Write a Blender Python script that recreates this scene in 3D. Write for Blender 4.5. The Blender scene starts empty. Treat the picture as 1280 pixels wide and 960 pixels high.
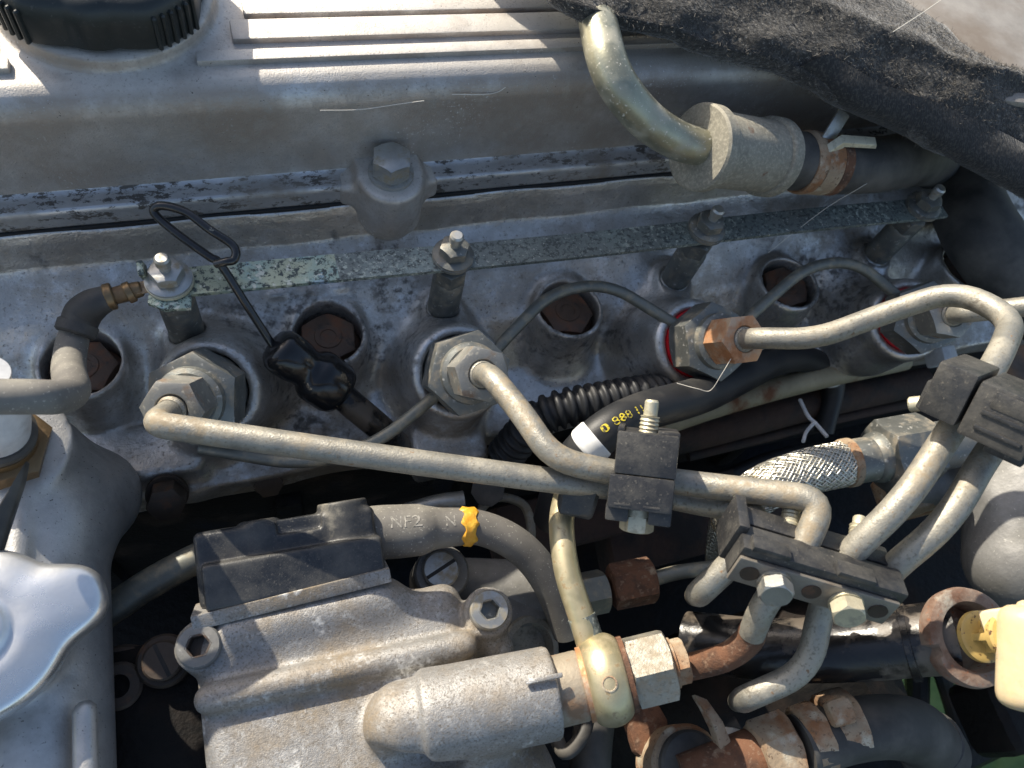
import bpy, bmesh, math, random
import numpy as np
from mathutils import Matrix, Vector, noise as mnoise

random.seed(7); rng = np.random.default_rng(7)
SC = bpy.context.scene
COL = SC.collection
MM = 0.001                       # every length below is in millimetres; meshes are stored in metres

# ------------------------------------------------------------------ camera
# world: X along the engine, Y across it (away from the viewer), Z up; z = 0 is the valve cover flange
FPX = 967.0
ax = np.array([3230, 540, -967.0]); ax /= np.linalg.norm(ax)
az = np.array([0.18, 0.46, 0.87]); az -= ax * (ax @ az); az /= np.linalg.norm(az)
ay = np.cross(az, ax)
R = np.array([ax, ay, az])
CAM = np.array([0, 0, 227.0])
cd = bpy.data.cameras.new('camera'); cam = bpy.data.objects.new('camera', cd); COL.objects.link(cam)
cd.sensor_width = 36; cd.lens = 36 * FPX / 1280
cd.clip_start = 0.01; cd.clip_end = 200
m4 = Matrix([list(R[0]) + [0], list(R[1]) + [0], list(R[2]) + [CAM[2] * MM], [0, 0, 0, 1]])
cam.matrix_world = m4
cd.dof.use_dof = True; cd.dof.focus_distance = 0.268; cd.dof.aperture_fstop = 18.0
SC.camera = cam

# ------------------------------------------------------------------ light
LDIR = np.array([0.75, -1.40, -1.05]); LDIR /= np.linalg.norm(LDIR)     # the way sunlight travels
w = bpy.data.worlds.new('World'); SC.world = w; w.use_nodes = True
nt = w.node_tree; bg = nt.nodes['Background']
sky = nt.nodes.new('ShaderNodeTexSky'); sky.sky_type = 'NISHITA'; sky.sun_disc = False; sky.dust_density = 2.0; sky.ozone_density = 0.5
sky.sun_elevation = math.asin(-LDIR[2]); sky.sun_rotation = math.atan2(-LDIR[0], -LDIR[1])
nt.links.new(sky.outputs[0], bg.inputs[0]); bg.inputs[1].default_value = 0.13
sd = bpy.data.lights.new('sun', 'SUN'); sd.energy = 5.0; sd.angle = math.radians(0.55); sd.color = (1, 0.92, 0.78)
so = bpy.data.objects.new('sun', sd); COL.objects.link(so)
so.rotation_euler = Vector(LDIR).to_track_quat('-Z', 'Y').to_euler(); so.location = (-0.5, 1, 1)
vs = SC.view_settings; vs.view_transform = 'Standard'; vs.look = 'None'; vs.gamma = 1; vs.exposure = 0.55
vs.use_curve_mapping = False

# ------------------------------------------------------------------ placing
def ray(px, py): return R @ np.array([(px - 640) / FPX, -(py - 480) / FPX, -1.0])
def Z(px, py, z): d = ray(px, py); return CAM + d * ((z - CAM[2]) / d[2])
def Yp(px, py, y): d = ray(px, py); return CAM + d * ((y - CAM[1]) / d[1])
def depth(p): return -(R.T @ (np.asarray(p, float) - CAM))[2]
def toward(base, px, py, L):
    """point on the sight line of (px, py) that is L from base, on the near side"""
    d = ray(px, py); d = d / np.linalg.norm(d); o = CAM - base
    b = o @ d; c = o @ o - L * L; q = b * b - c
    return CAM + d * (-b - math.sqrt(q) if q > 0 else -b)
def nrm(v): v = np.asarray(v, float); return v / np.linalg.norm(v)

# ------------------------------------------------------------------ objects
FR = {}
def setp(o, label=None, cat=None, group=None, kind=None):
    if label: o['label'] = label
    if cat: o['category'] = cat
    if group: o['group'] = group
    if kind: o['kind'] = kind
    return o
def thing(name, label, cat, base=(0, 0, 0), M=None, group=None):
    o = bpy.data.objects.new(name, None); COL.objects.link(o)
    M4 = np.eye(4)
    if M is None: M4[:3, 3] = base
    else: M4 = np.array(M)
    mw = Matrix(M4.tolist()); mw.translation *= MM
    o.matrix_world = mw; o.empty_display_size = 0.01
    FR[o.name] = np.linalg.inv(M4)
    return setp(o, label, cat, group)
def mesh(name, V, F, mat, smooth=32):
    me = bpy.data.meshes.new(name)
    V = np.asarray(V, float)
    me.from_pydata((V * MM).tolist(), [], F if isinstance(F, list) else F.tolist())
    if mat: me.materials.append(mat)
    if smooth:
        me.shade_smooth()
        if smooth < 180: me.set_sharp_from_angle(angle=math.radians(smooth))
    return me
def put(name, me, parent=None):
    o = bpy.data.objects.new(name, me); COL.objects.link(o)
    if parent is not None: o.parent = parent; FR[o.name] = FR[parent.name]
    return o
def mk(name, VF, mat, parent=None, smooth=32, local=False, label=None, cat=None, group=None, kind=None):
    V, F = VF; V = np.asarray(V, float)
    if parent is not None:
        if not local:
            Mi = FR[parent.name]; V = V @ Mi[:3, :3].T + Mi[:3, 3]
        o = put(name, mesh(name, V, F, mat, smooth), parent)
    else:
        c = (V.min(0) + V.max(0)) / 2; c[2] = V[:, 2].min()
        o = put(name, mesh(name, V - c, F, mat, smooth)); o.location = c * MM
        M4 = np.eye(4); M4[:3, 3] = -c; FR[o.name] = M4
    return setp(o, label, cat, group, kind)

# ------------------------------------------------------------------ shapes (vertices, faces)
def join(*parts):
    Vs, Fs, n = [], [], 0
    for V, F in parts:
        V = np.asarray(V, float); Vs.append(V); Fs += [[i + n for i in f] for f in F]; n += len(V)
    return np.vstack(Vs), Fs
def frame(o, z, x=None):
    z = nrm(z)
    if x is None: x = (1, 0, 0) if abs(z[0]) < 0.8 else (0, 1, 0)
    x = np.asarray(x, float); x = nrm(x - z * (x @ z)); y = np.cross(z, x)
    M = np.eye(4); M[:3, 0] = x; M[:3, 1] = y; M[:3, 2] = z; M[:3, 3] = o
    return M
def xf(M, VF): V, F = VF; return np.asarray(V) @ M[:3, :3].T + M[:3, 3], F
def rings(rs, closed=True, cap0=True, cap1=True):
    n = len(rs[0]); V = np.vstack(rs); F = []
    for k in range(len(rs) - 1):
        for i in range(n if closed else n - 1):
            j = (i + 1) % n
            F.append([k * n + i, k * n + j, (k + 1) * n + j, (k + 1) * n + i])
    if cap0: F.append(list(range(n - 1, -1, -1)))
    if cap1: F.append([(len(rs) - 1) * n + i for i in range(n)])
    return V, F
def lathe(prof, seg=32, cap0=True, cap1=True, wob=0.0):
    a = np.linspace(0, 2 * np.pi, seg, endpoint=False); rs = []
    for r, h in prof:
        rr = r * (1 + wob * np.sin(3 * a + h) * 0.5 + wob * np.sin(7 * a + 2 * h) * 0.3)
        rs.append(np.c_[rr * np.cos(a), rr * np.sin(a), np.full(seg, h)])
    return rings(rs, True, cap0, cap1)
def hexnut(af, h0, h1, hole=0, depth_=3, sides=6, sub=6, cham=0.5, bot=True, rot=0.0):
    n = sides * sub; a = np.arange(n) * 2 * np.pi / n
    t = (a % (2 * np.pi / sides)) - np.pi / sides
    rh = af / 2 / np.cos(t)
    rc = af / 2 * 0.965; dz = np.maximum(rh - rc, 0) * cham
    a = a + rot
    def ring(r, h): return np.c_[r * np.cos(a), r * np.sin(a), np.zeros(n) + h]
    rs = []
    if bot: rs += [ring(np.full(n, rc), h0)]
    rs += [ring(rh, h0 + (dz if bot else 0)), ring(rh, h1 - dz), ring(np.full(n, rc), h1)]
    if hole:
        rs += [ring(np.full(n, hole + 0.4), h1), ring(np.full(n, hole), h1 - 0.4), ring(np.full(n, hole), h1 - depth_)]
    return rings(rs)
def catmull(P, m=8):
    P = np.asarray(P, float); Q = np.vstack([2 * P[0] - P[1], P, 2 * P[-1] - P[-2]]); out = []
    for i in range(1, len(Q) - 2):
        p0, p1, p2, p3 = Q[i - 1], Q[i], Q[i + 1], Q[i + 2]
        for t in np.linspace(0, 1, m, endpoint=False):
            out.append(0.5 * (2 * p1 + (p2 - p0) * t + (2 * p0 - 5 * p1 + 4 * p2 - p3) * t * t + (3 * p1 - p0 - 3 * p2 + p3) * t ** 3))
    out.append(Q[-2]); return np.array(out)
def pframes(P):
    T = np.gradient(P, axis=0); T /= np.linalg.norm(T, axis=1)[:, None] + 1e-12
    n = np.cross(T[0], [0, 0, 1.0])
    if np.linalg.norm(n) < 0.1: n = np.cross(T[0], [1.0, 0, 0])
    N = [nrm(n)]
    for i in range(1, len(P)):
        v = N[-1] - T[i] * (N[-1] @ T[i]); N.append(nrm(v))
    N = np.array(N); return T, N, np.cross(T, N)
def tube(P, r, seg=18, m=8, smooth=True, cap=True, rnd=0.0, hollow=0):
    """swept tube; P of (x, y, z) or r as a list per control point"""
    P = np.asarray(P, float); k = len(P)
    if smooth: C = catmull(P, m)
    else: C = P
    rr = np.full(len(C), float(r)) if np.isscalar(r) else np.interp(np.linspace(0, k - 1, len(C)), np.arange(k), r)
    T, N, B = pframes(C); a = np.linspace(0, 2 * np.pi, seg, endpoint=False)
    rs = [C[i] + rr[i] * (np.outer(np.cos(a), N[i]) + np.outer(np.sin(a), B[i])) for i in range(len(C))]
    if rnd:
        rs.insert(0, C[0] - T[0] * rnd + (rr[0] - rnd) * (np.outer(np.cos(a), N[0]) + np.outer(np.sin(a), B[0])))
        rs.append(C[-1] + T[-1] * rnd + (rr[-1] - rnd) * (np.outer(np.cos(a), N[-1]) + np.outer(np.sin(a), B[-1])))
    if hollow:
        rs.append(C[-1] + hollow * (np.outer(np.cos(a), N[-1]) + np.outer(np.sin(a), B[-1])))
        rs.append(C[-1] - T[-1] * 12 + hollow * (np.outer(np.cos(a), N[-1]) + np.outer(np.sin(a), B[-1])))
    return rings(rs, True, cap, cap)
def fillet(P, rad, m=6):
    """polyline with its inner corners rounded to about rad"""
    P = [np.asarray(p, float) for p in P]; out = [P[0]]
    for i in range(1, len(P) - 1):
        r = rad[i - 1] if hasattr(rad, '__len__') else rad
        a, b, c = P[i - 1], P[i], P[i + 1]
        u = nrm(a - b); v = nrm(c - b)
        d = min(r, 0.48 * np.linalg.norm(a - b), 0.48 * np.linalg.norm(c - b))
        p0, p1 = b + u * d, b + v * d
        for t in np.linspace(0, 1, m + 1): out.append((1 - t) ** 2 * p0 + 2 * t * (1 - t) * b + t * t * p1)
    out.append(P[-1])
    dense = [out[0]]
    for a, b in zip(out, out[1:]):
        L = np.linalg.norm(b - a); n = max(1, int(L / 6))
        for t in range(1, n + 1): dense.append(a + (b - a) * t / n)
    return np.array(dense)
def rbox(size, bevel=1.0, seg=2, taper=None):
    bm = bmesh.new(); bmesh.ops.create_cube(bm, size=1)
    for v in bm.verts:
        v.co = Vector((v.co.x * size[0], v.co.y * size[1], v.co.z * size[2]))
        if taper and v.co.z > 0: v.co.x *= taper; v.co.y *= taper
    if bevel: bmesh.ops.bevel(bm, geom=bm.edges[:], offset=bevel, segments=seg, profile=0.6, affect='EDGES')
    V = np.array([v.co[:] for v in bm.verts]); F = [[v.index for v in f.verts] for f in bm.faces]
    bm.free(); return V, F
def slab(pts, zdir, bevel=0.6):
    """polygon of 3-D points thickened along zdir"""
    bm = bmesh.new(); vs_ = [bm.verts.new(p) for p in pts]; f = bm.faces.new(vs_)
    r = bmesh.ops.extrude_face_region(bm, geom=[f])
    bmesh.ops.translate(bm, vec=Vector(zdir), verts=[g for g in r['geom'] if isinstance(g, bmesh.types.BMVert)])
    bmesh.ops.recalc_face_normals(bm, faces=bm.faces[:])
    if bevel: bmesh.ops.bevel(bm, geom=bm.edges[:], offset=bevel, segments=2, profile=0.6, affect='EDGES')
    bm.verts.index_update()
    V = np.array([v.co[:] for v in bm.verts]); F = [[v.index for v in f.verts] for f in bm.faces]
    bm.free(); return V, F
def rough_up(VF, amp, freq, seed=0):
    """push vertices about with smooth noise, for cast, worn or soft surfaces"""
    V, F = VF; V = np.array(V, float)
    for i in range(len(V)):
        n = mnoise.noise_vector(Vector(V[i] * freq) + Vector((seed * 7.3, 1.7, seed)))
        V[i] += amp * np.array(n)
    return V, F

# signed-distance castings ---------------------------------------------------
class G:
    def __init__(s, lo, hi, h):
        s.lo = np.array(lo, float); s.h = h
        s.n = np.ceil((np.array(hi) - s.lo) / h).astype(int) + 1
        a = [(s.lo[i] + h * np.arange(s.n[i])).astype(np.float32) for i in range(3)]
        s.x, s.y, s.z = a[0][:, None, None], a[1][None, :, None], a[2][None, None, :]
    def box(s, c, b, r=2.0, rz=0.0):
        x, y, z = s.x - c[0], s.y - c[1], s.z - c[2]
        if rz:
            cs, sn = math.cos(rz), math.sin(rz); x, y = x * cs + y * sn, -x * sn + y * cs
        qx, qy, qz = abs(x) - (b[0] - r), abs(y) - (b[1] - r), abs(z) - (b[2] - r)
        m0 = np.maximum
        return np.sqrt(m0(qx, 0) ** 2 + m0(qy, 0) ** 2 + m0(qz, 0) ** 2) + np.minimum(m0(m0(qx, qy), qz), 0) - r
    def cap(s, a, b, r, r2=None):
        a = np.asarray(a, np.float32); b = np.asarray(b, np.float32); d = b - a
        px, py, pz = s.x - a[0], s.y - a[1], s.z - a[2]
        t = np.clip((px * d[0] + py * d[1] + pz * d[2]) / (d @ d), 0, 1)
        rr = r if r2 is None else r + (r2 - r) * t
        return np.sqrt((px - t * d[0]) ** 2 + (py - t * d[1]) ** 2 + (pz - t * d[2]) ** 2) - rr
    def cyl(s, a, b, r, rd=1.0, r2=None):
        a = np.asarray(a, np.float32); b = np.asarray(b, np.float32); d = b - a; L = float(np.linalg.norm(d)); d = d / L
        px, py, pz = s.x - a[0], s.y - a[1], s.z - a[2]
        t = px * d[0] + py * d[1] + pz * d[2]
        rad = np.sqrt(np.maximum(px * px + py * py + pz * pz - t * t, 0))
        rr = r if r2 is None else r + (r2 - r) * np.clip(t / L, 0, 1)
        q0 = rad - (rr - rd); q1 = abs(t - L / 2) - (L / 2 - rd)
        return np.sqrt(np.maximum(q0, 0) ** 2 + np.maximum(q1, 0) ** 2) + np.minimum(np.maximum(q0, q1), 0) - rd
    def sph(s, c, r): return np.sqrt((s.x - c[0]) ** 2 + (s.y - c[1]) ** 2 + (s.z - c[2]) ** 2) - r
    def net(s, f):
        f = np.broadcast_to(f, tuple(s.n)).astype(np.float32)
        ins = f < 0; n = s.n; cs = tuple(n - 1)
        cnt = np.zeros(cs, np.int8)
        for i in (0, 1):
            for j in (0, 1):
                for k in (0, 1): cnt += ins[i:n[0] - 1 + i, j:n[1] - 1 + j, k:n[2] - 1 + k]
        act = (cnt > 0) & (cnt < 8); idx = np.full(cs, -1, np.int64); I, J, K = np.nonzero(act); N = len(I)
        idx[I, J, K] = np.arange(N)
        acc = np.zeros((N, 3)); num = np.zeros(N)
        cor = [(i, j, k) for i in (0, 1) for j in (0, 1) for k in (0, 1)]
        for a in cor:
            for b in cor:
                dlt = tuple(np.subtract(b, a))
                if sorted(dlt) != [0, 0, 1]: continue
                fa = f[I + a[0], J + a[1], K + a[2]]; fb = f[I + b[0], J + b[1], K + b[2]]
                cr = (fa < 0) != (fb < 0); t = np.where(cr, fa / np.where(cr, fa - fb, 1), 0)
                acc += np.where(cr[:, None], np.array(a) + t[:, None] * np.array(dlt), 0); num += cr
        V = (np.c_[I, J, K] + acc / num[:, None]) * s.h + s.lo
        F = []
        for d in range(3):
            u, v = (d + 1) % 3, (d + 2) % 3
            sl0 = [slice(1, None)] * 3; sl0[d] = slice(0, -1)
            A = ins[tuple(slice(0, n[q] - 1) if q == d else slice(1, n[q] - 1) for q in range(3))]
            B = ins[tuple(slice(1, n[q]) if q == d else slice(1, n[q] - 1) for q in range(3))]
            e = np.argwhere(A != B)
            if not len(e): continue
            flip = A[e[:, 0], e[:, 1], e[:, 2]]
            p = e.copy()
            for q in range(3):
                if q != d: p[:, q] += 1
            def at(du, dv):
                c = p.copy(); c[:, u] += du; c[:, v] += dv; return idx[c[:, 0], c[:, 1], c[:, 2]]
            q4 = np.c_[at(-1, -1), at(0, -1), at(0, 0), at(-1, 0)]
            q4[~flip] = q4[~flip][:, ::-1]; F.append(q4)
        return V, np.vstack(F)
def su(a, b, k=4.0):
    h = np.clip(0.5 + 0.5 * (b - a) / k, 0, 1); return b + (a - b) * h - k * h * (1 - h)
def ss(a, b, k=1.5):                                     # a minus b
    h = np.clip(0.5 - 0.5 * (a + b) / k, 0, 1); return a + (-b - a) * h + k * h * (1 - h)

# ------------------------------------------------------------------ materials
def mat(name, col, rough=0.5, metal=0.0, layers=(), bump=(), coat=0.0, spec=0.5, sheen=0.0, var=0.06):
    m = bpy.data.materials.new(name); m.use_nodes = True; t = m.node_tree; N = t.nodes; L = t.links
    b = N['Principled BSDF']; b.inputs['Specular IOR Level'].default_value = spec
    if coat: b.inputs['Coat Weight'].default_value = coat; b.inputs['Coat Roughness'].default_value = 0.15
    if sheen: b.inputs['Sheen Weight'].default_value = sheen; b.inputs['Sheen Roughness'].default_value = 0.5
    tc = N.new('ShaderNodeTexCoord'); sc = N.new('ShaderNodeVectorMath'); sc.operation = 'SCALE'; sc.inputs[3].default_value = 1000
    L.new(tc.outputs['Object'], sc.inputs[0])
    oi = N.new('ShaderNodeObjectInfo'); mu = N.new('ShaderNodeMath'); mu.operation = 'MULTIPLY'; mu.inputs[1].default_value = 400
    L.new(oi.outputs['Random'], mu.inputs[0])
    ad = N.new('ShaderNodeVectorMath'); ad.operation = 'ADD'; L.new(sc.outputs[0], ad.inputs[0]); L.new(mu.outputs[0], ad.inputs[1])
    vec = ad.outputs[0]
    def tex(d):
        s = d.get('s', 0.1); v = vec
        if hasattr(s, '__len__'):
            k = N.new('ShaderNodeVectorMath'); k.operation = 'MULTIPLY'; k.inputs[1].default_value = s; L.new(vec, k.inputs[0]); v = k.outputs[0]; s = 1
        if d.get('n') == 'voro':
            x = N.new('ShaderNodeTexVoronoi'); x.inputs['Scale'].default_value = s; L.new(v, x.inputs['Vector']); return x.outputs['Distance']
        x = N.new('ShaderNodeTexNoise'); x.inputs['Scale'].default_value = s; x.inputs['Detail'].default_value = d.get('det', 5)
        x.inputs['Roughness'].default_value = d.get('rg', 0.6); x.inputs['Distortion'].default_value = d.get('dist', 0)
        L.new(v, x.inputs['Vector']); return x.outputs['Fac']
    def mask(d):
        if d.get('n') == 'up':
            g = N.new('ShaderNodeNewGeometry'); sx = N.new('ShaderNodeSeparateXYZ'); L.new(g.outputs['Normal'], sx.inputs[0]); src = sx.outputs['Z']
        else: src = tex(d)
        r = N.new('ShaderNodeMapRange'); r.inputs['From Min'].default_value = d['lo']; r.inputs['From Max'].default_value = d['hi']
        r.inputs['To Max'].default_value = d.get('a', 1.0); L.new(src, r.inputs['Value']); o = r.outputs['Result']
        if 'brk' in d:                                   # broken up by finer noise
            q = N.new('ShaderNodeMapRange'); q.inputs['From Min'].default_value = d['brk'][1]; q.inputs['From Max'].default_value = d['brk'][2]
            L.new(tex({'s': d['brk'][0], 'det': 6}), q.inputs['Value'])
            mm = N.new('ShaderNodeMath'); mm.operation = 'MULTIPLY'; L.new(o, mm.inputs[0]); L.new(q.outputs['Result'], mm.inputs[1]); o = mm.outputs[0]
        return o
    cs = None; rs = None; ms = None
    base = N.new('ShaderNodeRGB'); base.outputs[0].default_value = (*col, 1); cs = base.outputs[0]
    if var:
        hsv = N.new('ShaderNodeMixRGB'); hsv.blend_type = 'MULTIPLY'; hsv.inputs[0].default_value = 1
        rp = N.new('ShaderNodeMapRange'); rp.inputs['From Min'].default_value = 0.3; rp.inputs['From Max'].default_value = 0.7
        rp.inputs['To Min'].default_value = 1 - 3 * var; rp.inputs['To Max'].default_value = 1 + 3 * var
        L.new(tex({'s': 0.09, 'det': 8, 'rg': 0.7}), rp.inputs['Value']); L.new(cs, hsv.inputs[1]); L.new(rp.outputs[0], hsv.inputs[2]); cs = hsv.outputs[0]
    def val(v): x = N.new('ShaderNodeValue'); x.outputs[0].default_value = v; return x.outputs[0]
    rs = val(rough); ms = val(metal)
    def mix(a, bv, f, color=False):
        x = N.new('ShaderNodeMix'); x.data_type = 'RGBA' if color else 'FLOAT'
        i = (6, 7, 2) if color else (2, 3, 0)
        L.new(f, x.inputs[0]); L.new(a, x.inputs[i[0]]); x.inputs[i[1]].default_value = (*bv, 1) if color else bv
        return x.outputs[i[2]]
    for d in layers:
        f = mask(d)
        if 'c' in d: cs = mix(cs, d['c'], f, True)
        if 'r' in d: rs = mix(rs, d['r'], f)
        if 'm' in d: ms = mix(ms, d['m'], f)
    L.new(cs, b.inputs['Base Color']); L.new(rs, b.inputs['Roughness']); L.new(ms, b.inputs['Metallic'])
    prev = None
    for s, dist in bump:
        bp = N.new('ShaderNodeBump'); bp.inputs['Strength'].default_value = 0.8; bp.inputs['Distance'].default_value = dist * MM
        L.new(tex(s if isinstance(s, dict) else {'s': s, 'det': 4}), bp.inputs['Height'])
        if prev: L.new(prev, bp.inputs['Normal'])
        prev = bp.outputs[0]
    if prev: L.new(prev, b.inputs['Normal'])
    return m
BROWN = (0.14, 0.105, 0.075); BLACK = (0.012, 0.011, 0.010); OXIDE = (0.62, 0.62, 0.62); RUST = (0.155, 0.070, 0.036); DUST = (0.36, 0.31, 0.24)
M_head = mat('cast_head', (0.60, 0.58, 0.545), 0.34, 0.8, [
    dict(s=0.020, lo=0.44, hi=0.66, c=(0.36, 0.305, 0.245), r=0.46, m=0.55, det=7, rg=0.65),
    dict(s=0.09, lo=0.50, hi=0.66, c=(0.70, 0.69, 0.675), r=0.32, m=0.8, det=9, rg=0.75),
    dict(s=0.25, lo=0.58, hi=0.72, c=(0.26, 0.23, 0.20), r=0.55, m=0.4, det=8, rg=0.75),
    dict(s=0.016, lo=0.57, hi=0.63, c=(0.03, 0.026, 0.022), r=0.45, m=0, a=0.75, brk=(0.25, 0.47, 0.60)),
    dict(s=1.0, lo=0.60, hi=0.72, c=(0.22, 0.195, 0.165), r=0.6, m=0.2, det=4)], [(1.2, 0.20), (0.12, 0.9)])
M_cover = mat('cast_valve_cover', (0.58, 0.565, 0.54), 0.40, 0.65, [
    dict(s=0.025, lo=0.36, hi=0.58, c=(0.37, 0.315, 0.265), r=0.48, m=0.45, det=8, rg=0.7),
    dict(s=0.10, lo=0.52, hi=0.68, c=(0.40, 0.37, 0.33), r=0.6, m=0.4, det=8, rg=0.75),
    dict(n='up', lo=0.70, hi=0.97, c=(0.60, 0.57, 0.52), r=0.6, m=0.3, a=0.75, brk=(0.06, 0.25, 0.5)),
    dict(s=1.0, lo=0.56, hi=0.70, c=(0.30, 0.27, 0.235), r=0.65, m=0.2, det=5, a=0.8),
    dict(s=0.02, lo=0.50, hi=0.62, c=(0.74, 0.73, 0.71), r=0.6, m=0.3, brk=(1.0, 0.60, 0.66)),
    dict(s=0.8, lo=0.72, hi=0.75, c=(0.06, 0.05, 0.04), r=0.6, m=0, det=2)], [(2.0, 0.2), (0.1, 0.3)])
M_flange = mat('worn_flange', (0.52, 0.52, 0.52), 0.38, 0.7, [
    dict(s=(0.16, 0.30, 0.30), lo=0.53, hi=0.57, c=(0.085, 0.075, 0.065), r=0.55, m=0, det=8, rg=0.75),
    dict(s=0.03, lo=0.48, hi=0.66, c=(0.27, 0.235, 0.195), r=0.6, m=0.2)], [(1.0, 0.12)])
M_pump = mat('cast_pump', (0.31, 0.30, 0.285), 0.5, 0.5, [
    dict(s=0.030, lo=0.46, hi=0.62, c=(0.25, 0.20, 0.14), r=0.65, m=0.1, det=8, rg=0.7),
    dict(s=0.22, lo=0.53, hi=0.66, c=(0.46, 0.45, 0.43), r=0.6, m=0.35, det=9, rg=0.8),
    dict(s=1.3, lo=0.52, hi=0.64, c=(0.17, 0.15, 0.125), r=0.7, m=0.1, det=5, rg=0.65),
    dict(s=0.05, lo=0.60, hi=0.66, c=(0.66, 0.65, 0.62), r=0.7, m=0.1, brk=(0.5, 0.45, 0.58))], [(2.2, 0.22), (0.5, 0.2)])
M_neck = mat('cast_neck', (0.50, 0.49, 0.47), 0.42, 0.6, [
    dict(s=0.04, lo=0.5, hi=0.7, c=(0.25, 0.235, 0.22), r=0.55, m=0.3, det=7),
    dict(s=1.2, lo=0.67, hi=0.72, c=(0.06, 0.055, 0.05), r=0.6, m=0, det=2)], [(1.6, 0.15), (0.12, 0.25)])
M_pipe = mat('zinc_pipe', (0.30, 0.285, 0.245), 0.46, 0.6, [
    dict(s=0.08, lo=0.45, hi=0.65, c=(0.38, 0.35, 0.285), r=0.58, m=0.3, det=8, rg=0.7),
    dict(s=0.9, lo=0.54, hi=0.68, c=(0.20, 0.18, 0.14), r=0.65, m=0.2, det=5),
    dict(s=0.06, lo=0.60, hi=0.66, c=(0.20, 0.18, 0.145), r=0.5, m=0.4, brk=(0.35, 0.48, 0.56)),
    dict(s=0.40, lo=0.66, hi=0.71, c=(0.22, 0.14, 0.08), r=0.8, m=0, det=7),
    dict(s=0.02, lo=0.52, hi=0.60, c=(0.29, 0.235, 0.16), r=0.7, m=0.1, brk=(0.3, 0.42, 0.62))], [(1.6, 0.14), (0.2, 0.18)])
M_ypipe = mat('yellow_zinc', (0.52, 0.45, 0.27), 0.38, 0.7, [
    dict(s=0.15, lo=0.45, hi=0.65, c=(0.50, 0.43, 0.28), r=0.5, m=0.5, det=7),
    dict(s=0.3, lo=0.6, hi=0.68, c=(0.30, 0.22, 0.12), r=0.6, m=0.2, det=5)], [(1.2, 0.05)])
M_breather = mat('olive_zinc', (0.36, 0.35, 0.26), 0.36, 0.7, [
    dict(s=0.1, lo=0.5, hi=0.66, c=(0.40, 0.38, 0.30), r=0.55, m=0.2, det=7),
    dict(s=0.9, lo=0.62, hi=0.68, c=(0.62, 0.58, 0.48), r=0.7, m=0, det=3)], [(1.2, 0.06)])
M_collar = mat('dusty_collar', (0.27, 0.25, 0.20), 0.7, 0.25, [
    dict(s=0.8, lo=0.46, hi=0.66, c=(0.40, 0.37, 0.29), r=0.8, m=0, det=7, rg=0.7),
    dict(s=0.09, lo=0.62, hi=0.7, c=RUST, r=0.8, m=0)], [(1.4, 0.08)])
M_thin = mat('return_line', (0.22, 0.22, 0.19), 0.5, 0.6, [
    dict(s=0.2, lo=0.5, hi=0.65, c=(0.33, 0.29, 0.21), r=0.6, m=0.3, det=7)], [(1.2, 0.06)])
M_steel = mat('dull_steel', (0.42, 0.42, 0.40), 0.42, 0.8, [
    dict(s=0.2, lo=0.5, hi=0.65, c=(0.30, 0.26, 0.19), r=0.6, m=0.3, det=7)], [(1.2, 0.06)])
M_cream = mat('cream_bolt', (0.60, 0.55, 0.40), 0.45, 0.5, [
    dict(s=0.35, lo=0.52, hi=0.64, c=(0.40, 0.36, 0.26), r=0.6, m=0.3, det=6)], [(1.2, 0.07)])
M_nut = mat('injector_steel', (0.20, 0.205, 0.19), 0.5, 0.7, [
    dict(s=0.15, lo=0.5, hi=0.66, c=(0.27, 0.235, 0.18), r=0.65, m=0.2, det=7),
    dict(s=0.5, lo=0.6, hi=0.7, c=(0.45, 0.44, 0.40), r=0.6, m=0.4)], [(0.8, 0.12)])
M_union = mat('union_nut', (0.31, 0.30, 0.27), 0.5, 0.6, [
    dict(s=0.12, lo=0.55, hi=0.68, c=(0.22, 0.15, 0.10), r=0.75, m=0.1, det=7),
    dict(s=0.5, lo=0.58, hi=0.68, c=(0.48, 0.44, 0.36), r=0.6, m=0.3)], [(0.9, 0.10)])
M_copper = mat('copper_rust_nut', (0.55, 0.28, 0.14), 0.5, 0.5, [
    dict(s=0.15, lo=0.45, hi=0.6, c=(0.50, 0.38, 0.27), r=0.6, m=0.4, det=6),
    dict(s=0.12, lo=0.54, hi=0.66, c=(0.36, 0.15, 0.06), r=0.8, m=0)], [(0.9, 0.14)])
M_rust = mat('rust', RUST, 0.85, 0.0, [
    dict(s=0.15, lo=0.45, hi=0.62, c=(0.085, 0.045, 0.028), r=0.9, det=8),
    dict(s=0.5, lo=0.56, hi=0.7, c=(0.24, 0.155, 0.10), r=0.85),
    dict(s=0.10, lo=0.6, hi=0.7, c=(0.33, 0.25, 0.17), r=0.85)], [(0.9, 0.40)])
M_rustlight = mat('pale_rust', (0.37, 0.275, 0.18), 0.75, 0.1, [
    dict(s=0.06, lo=0.46, hi=0.60, c=(0.29, 0.135, 0.06), r=0.85, det=8),
    dict(s=0.10, lo=0.55, hi=0.66, c=(0.52, 0.46, 0.35), r=0.7, det=8),
    dict(s=0.8, lo=0.56, hi=0.68, c=(0.16, 0.10, 0.06), r=0.85)], [(0.7, 0.40)])
M_neckrust = mat('stained_neck', (0.34, 0.29, 0.22), 0.6, 0.3, [
    dict(s=0.10, lo=0.5, hi=0.64, c=(0.25, 0.155, 0.09), r=0.75, m=0.1, det=8)], [(0.9, 0.2)])
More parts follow.
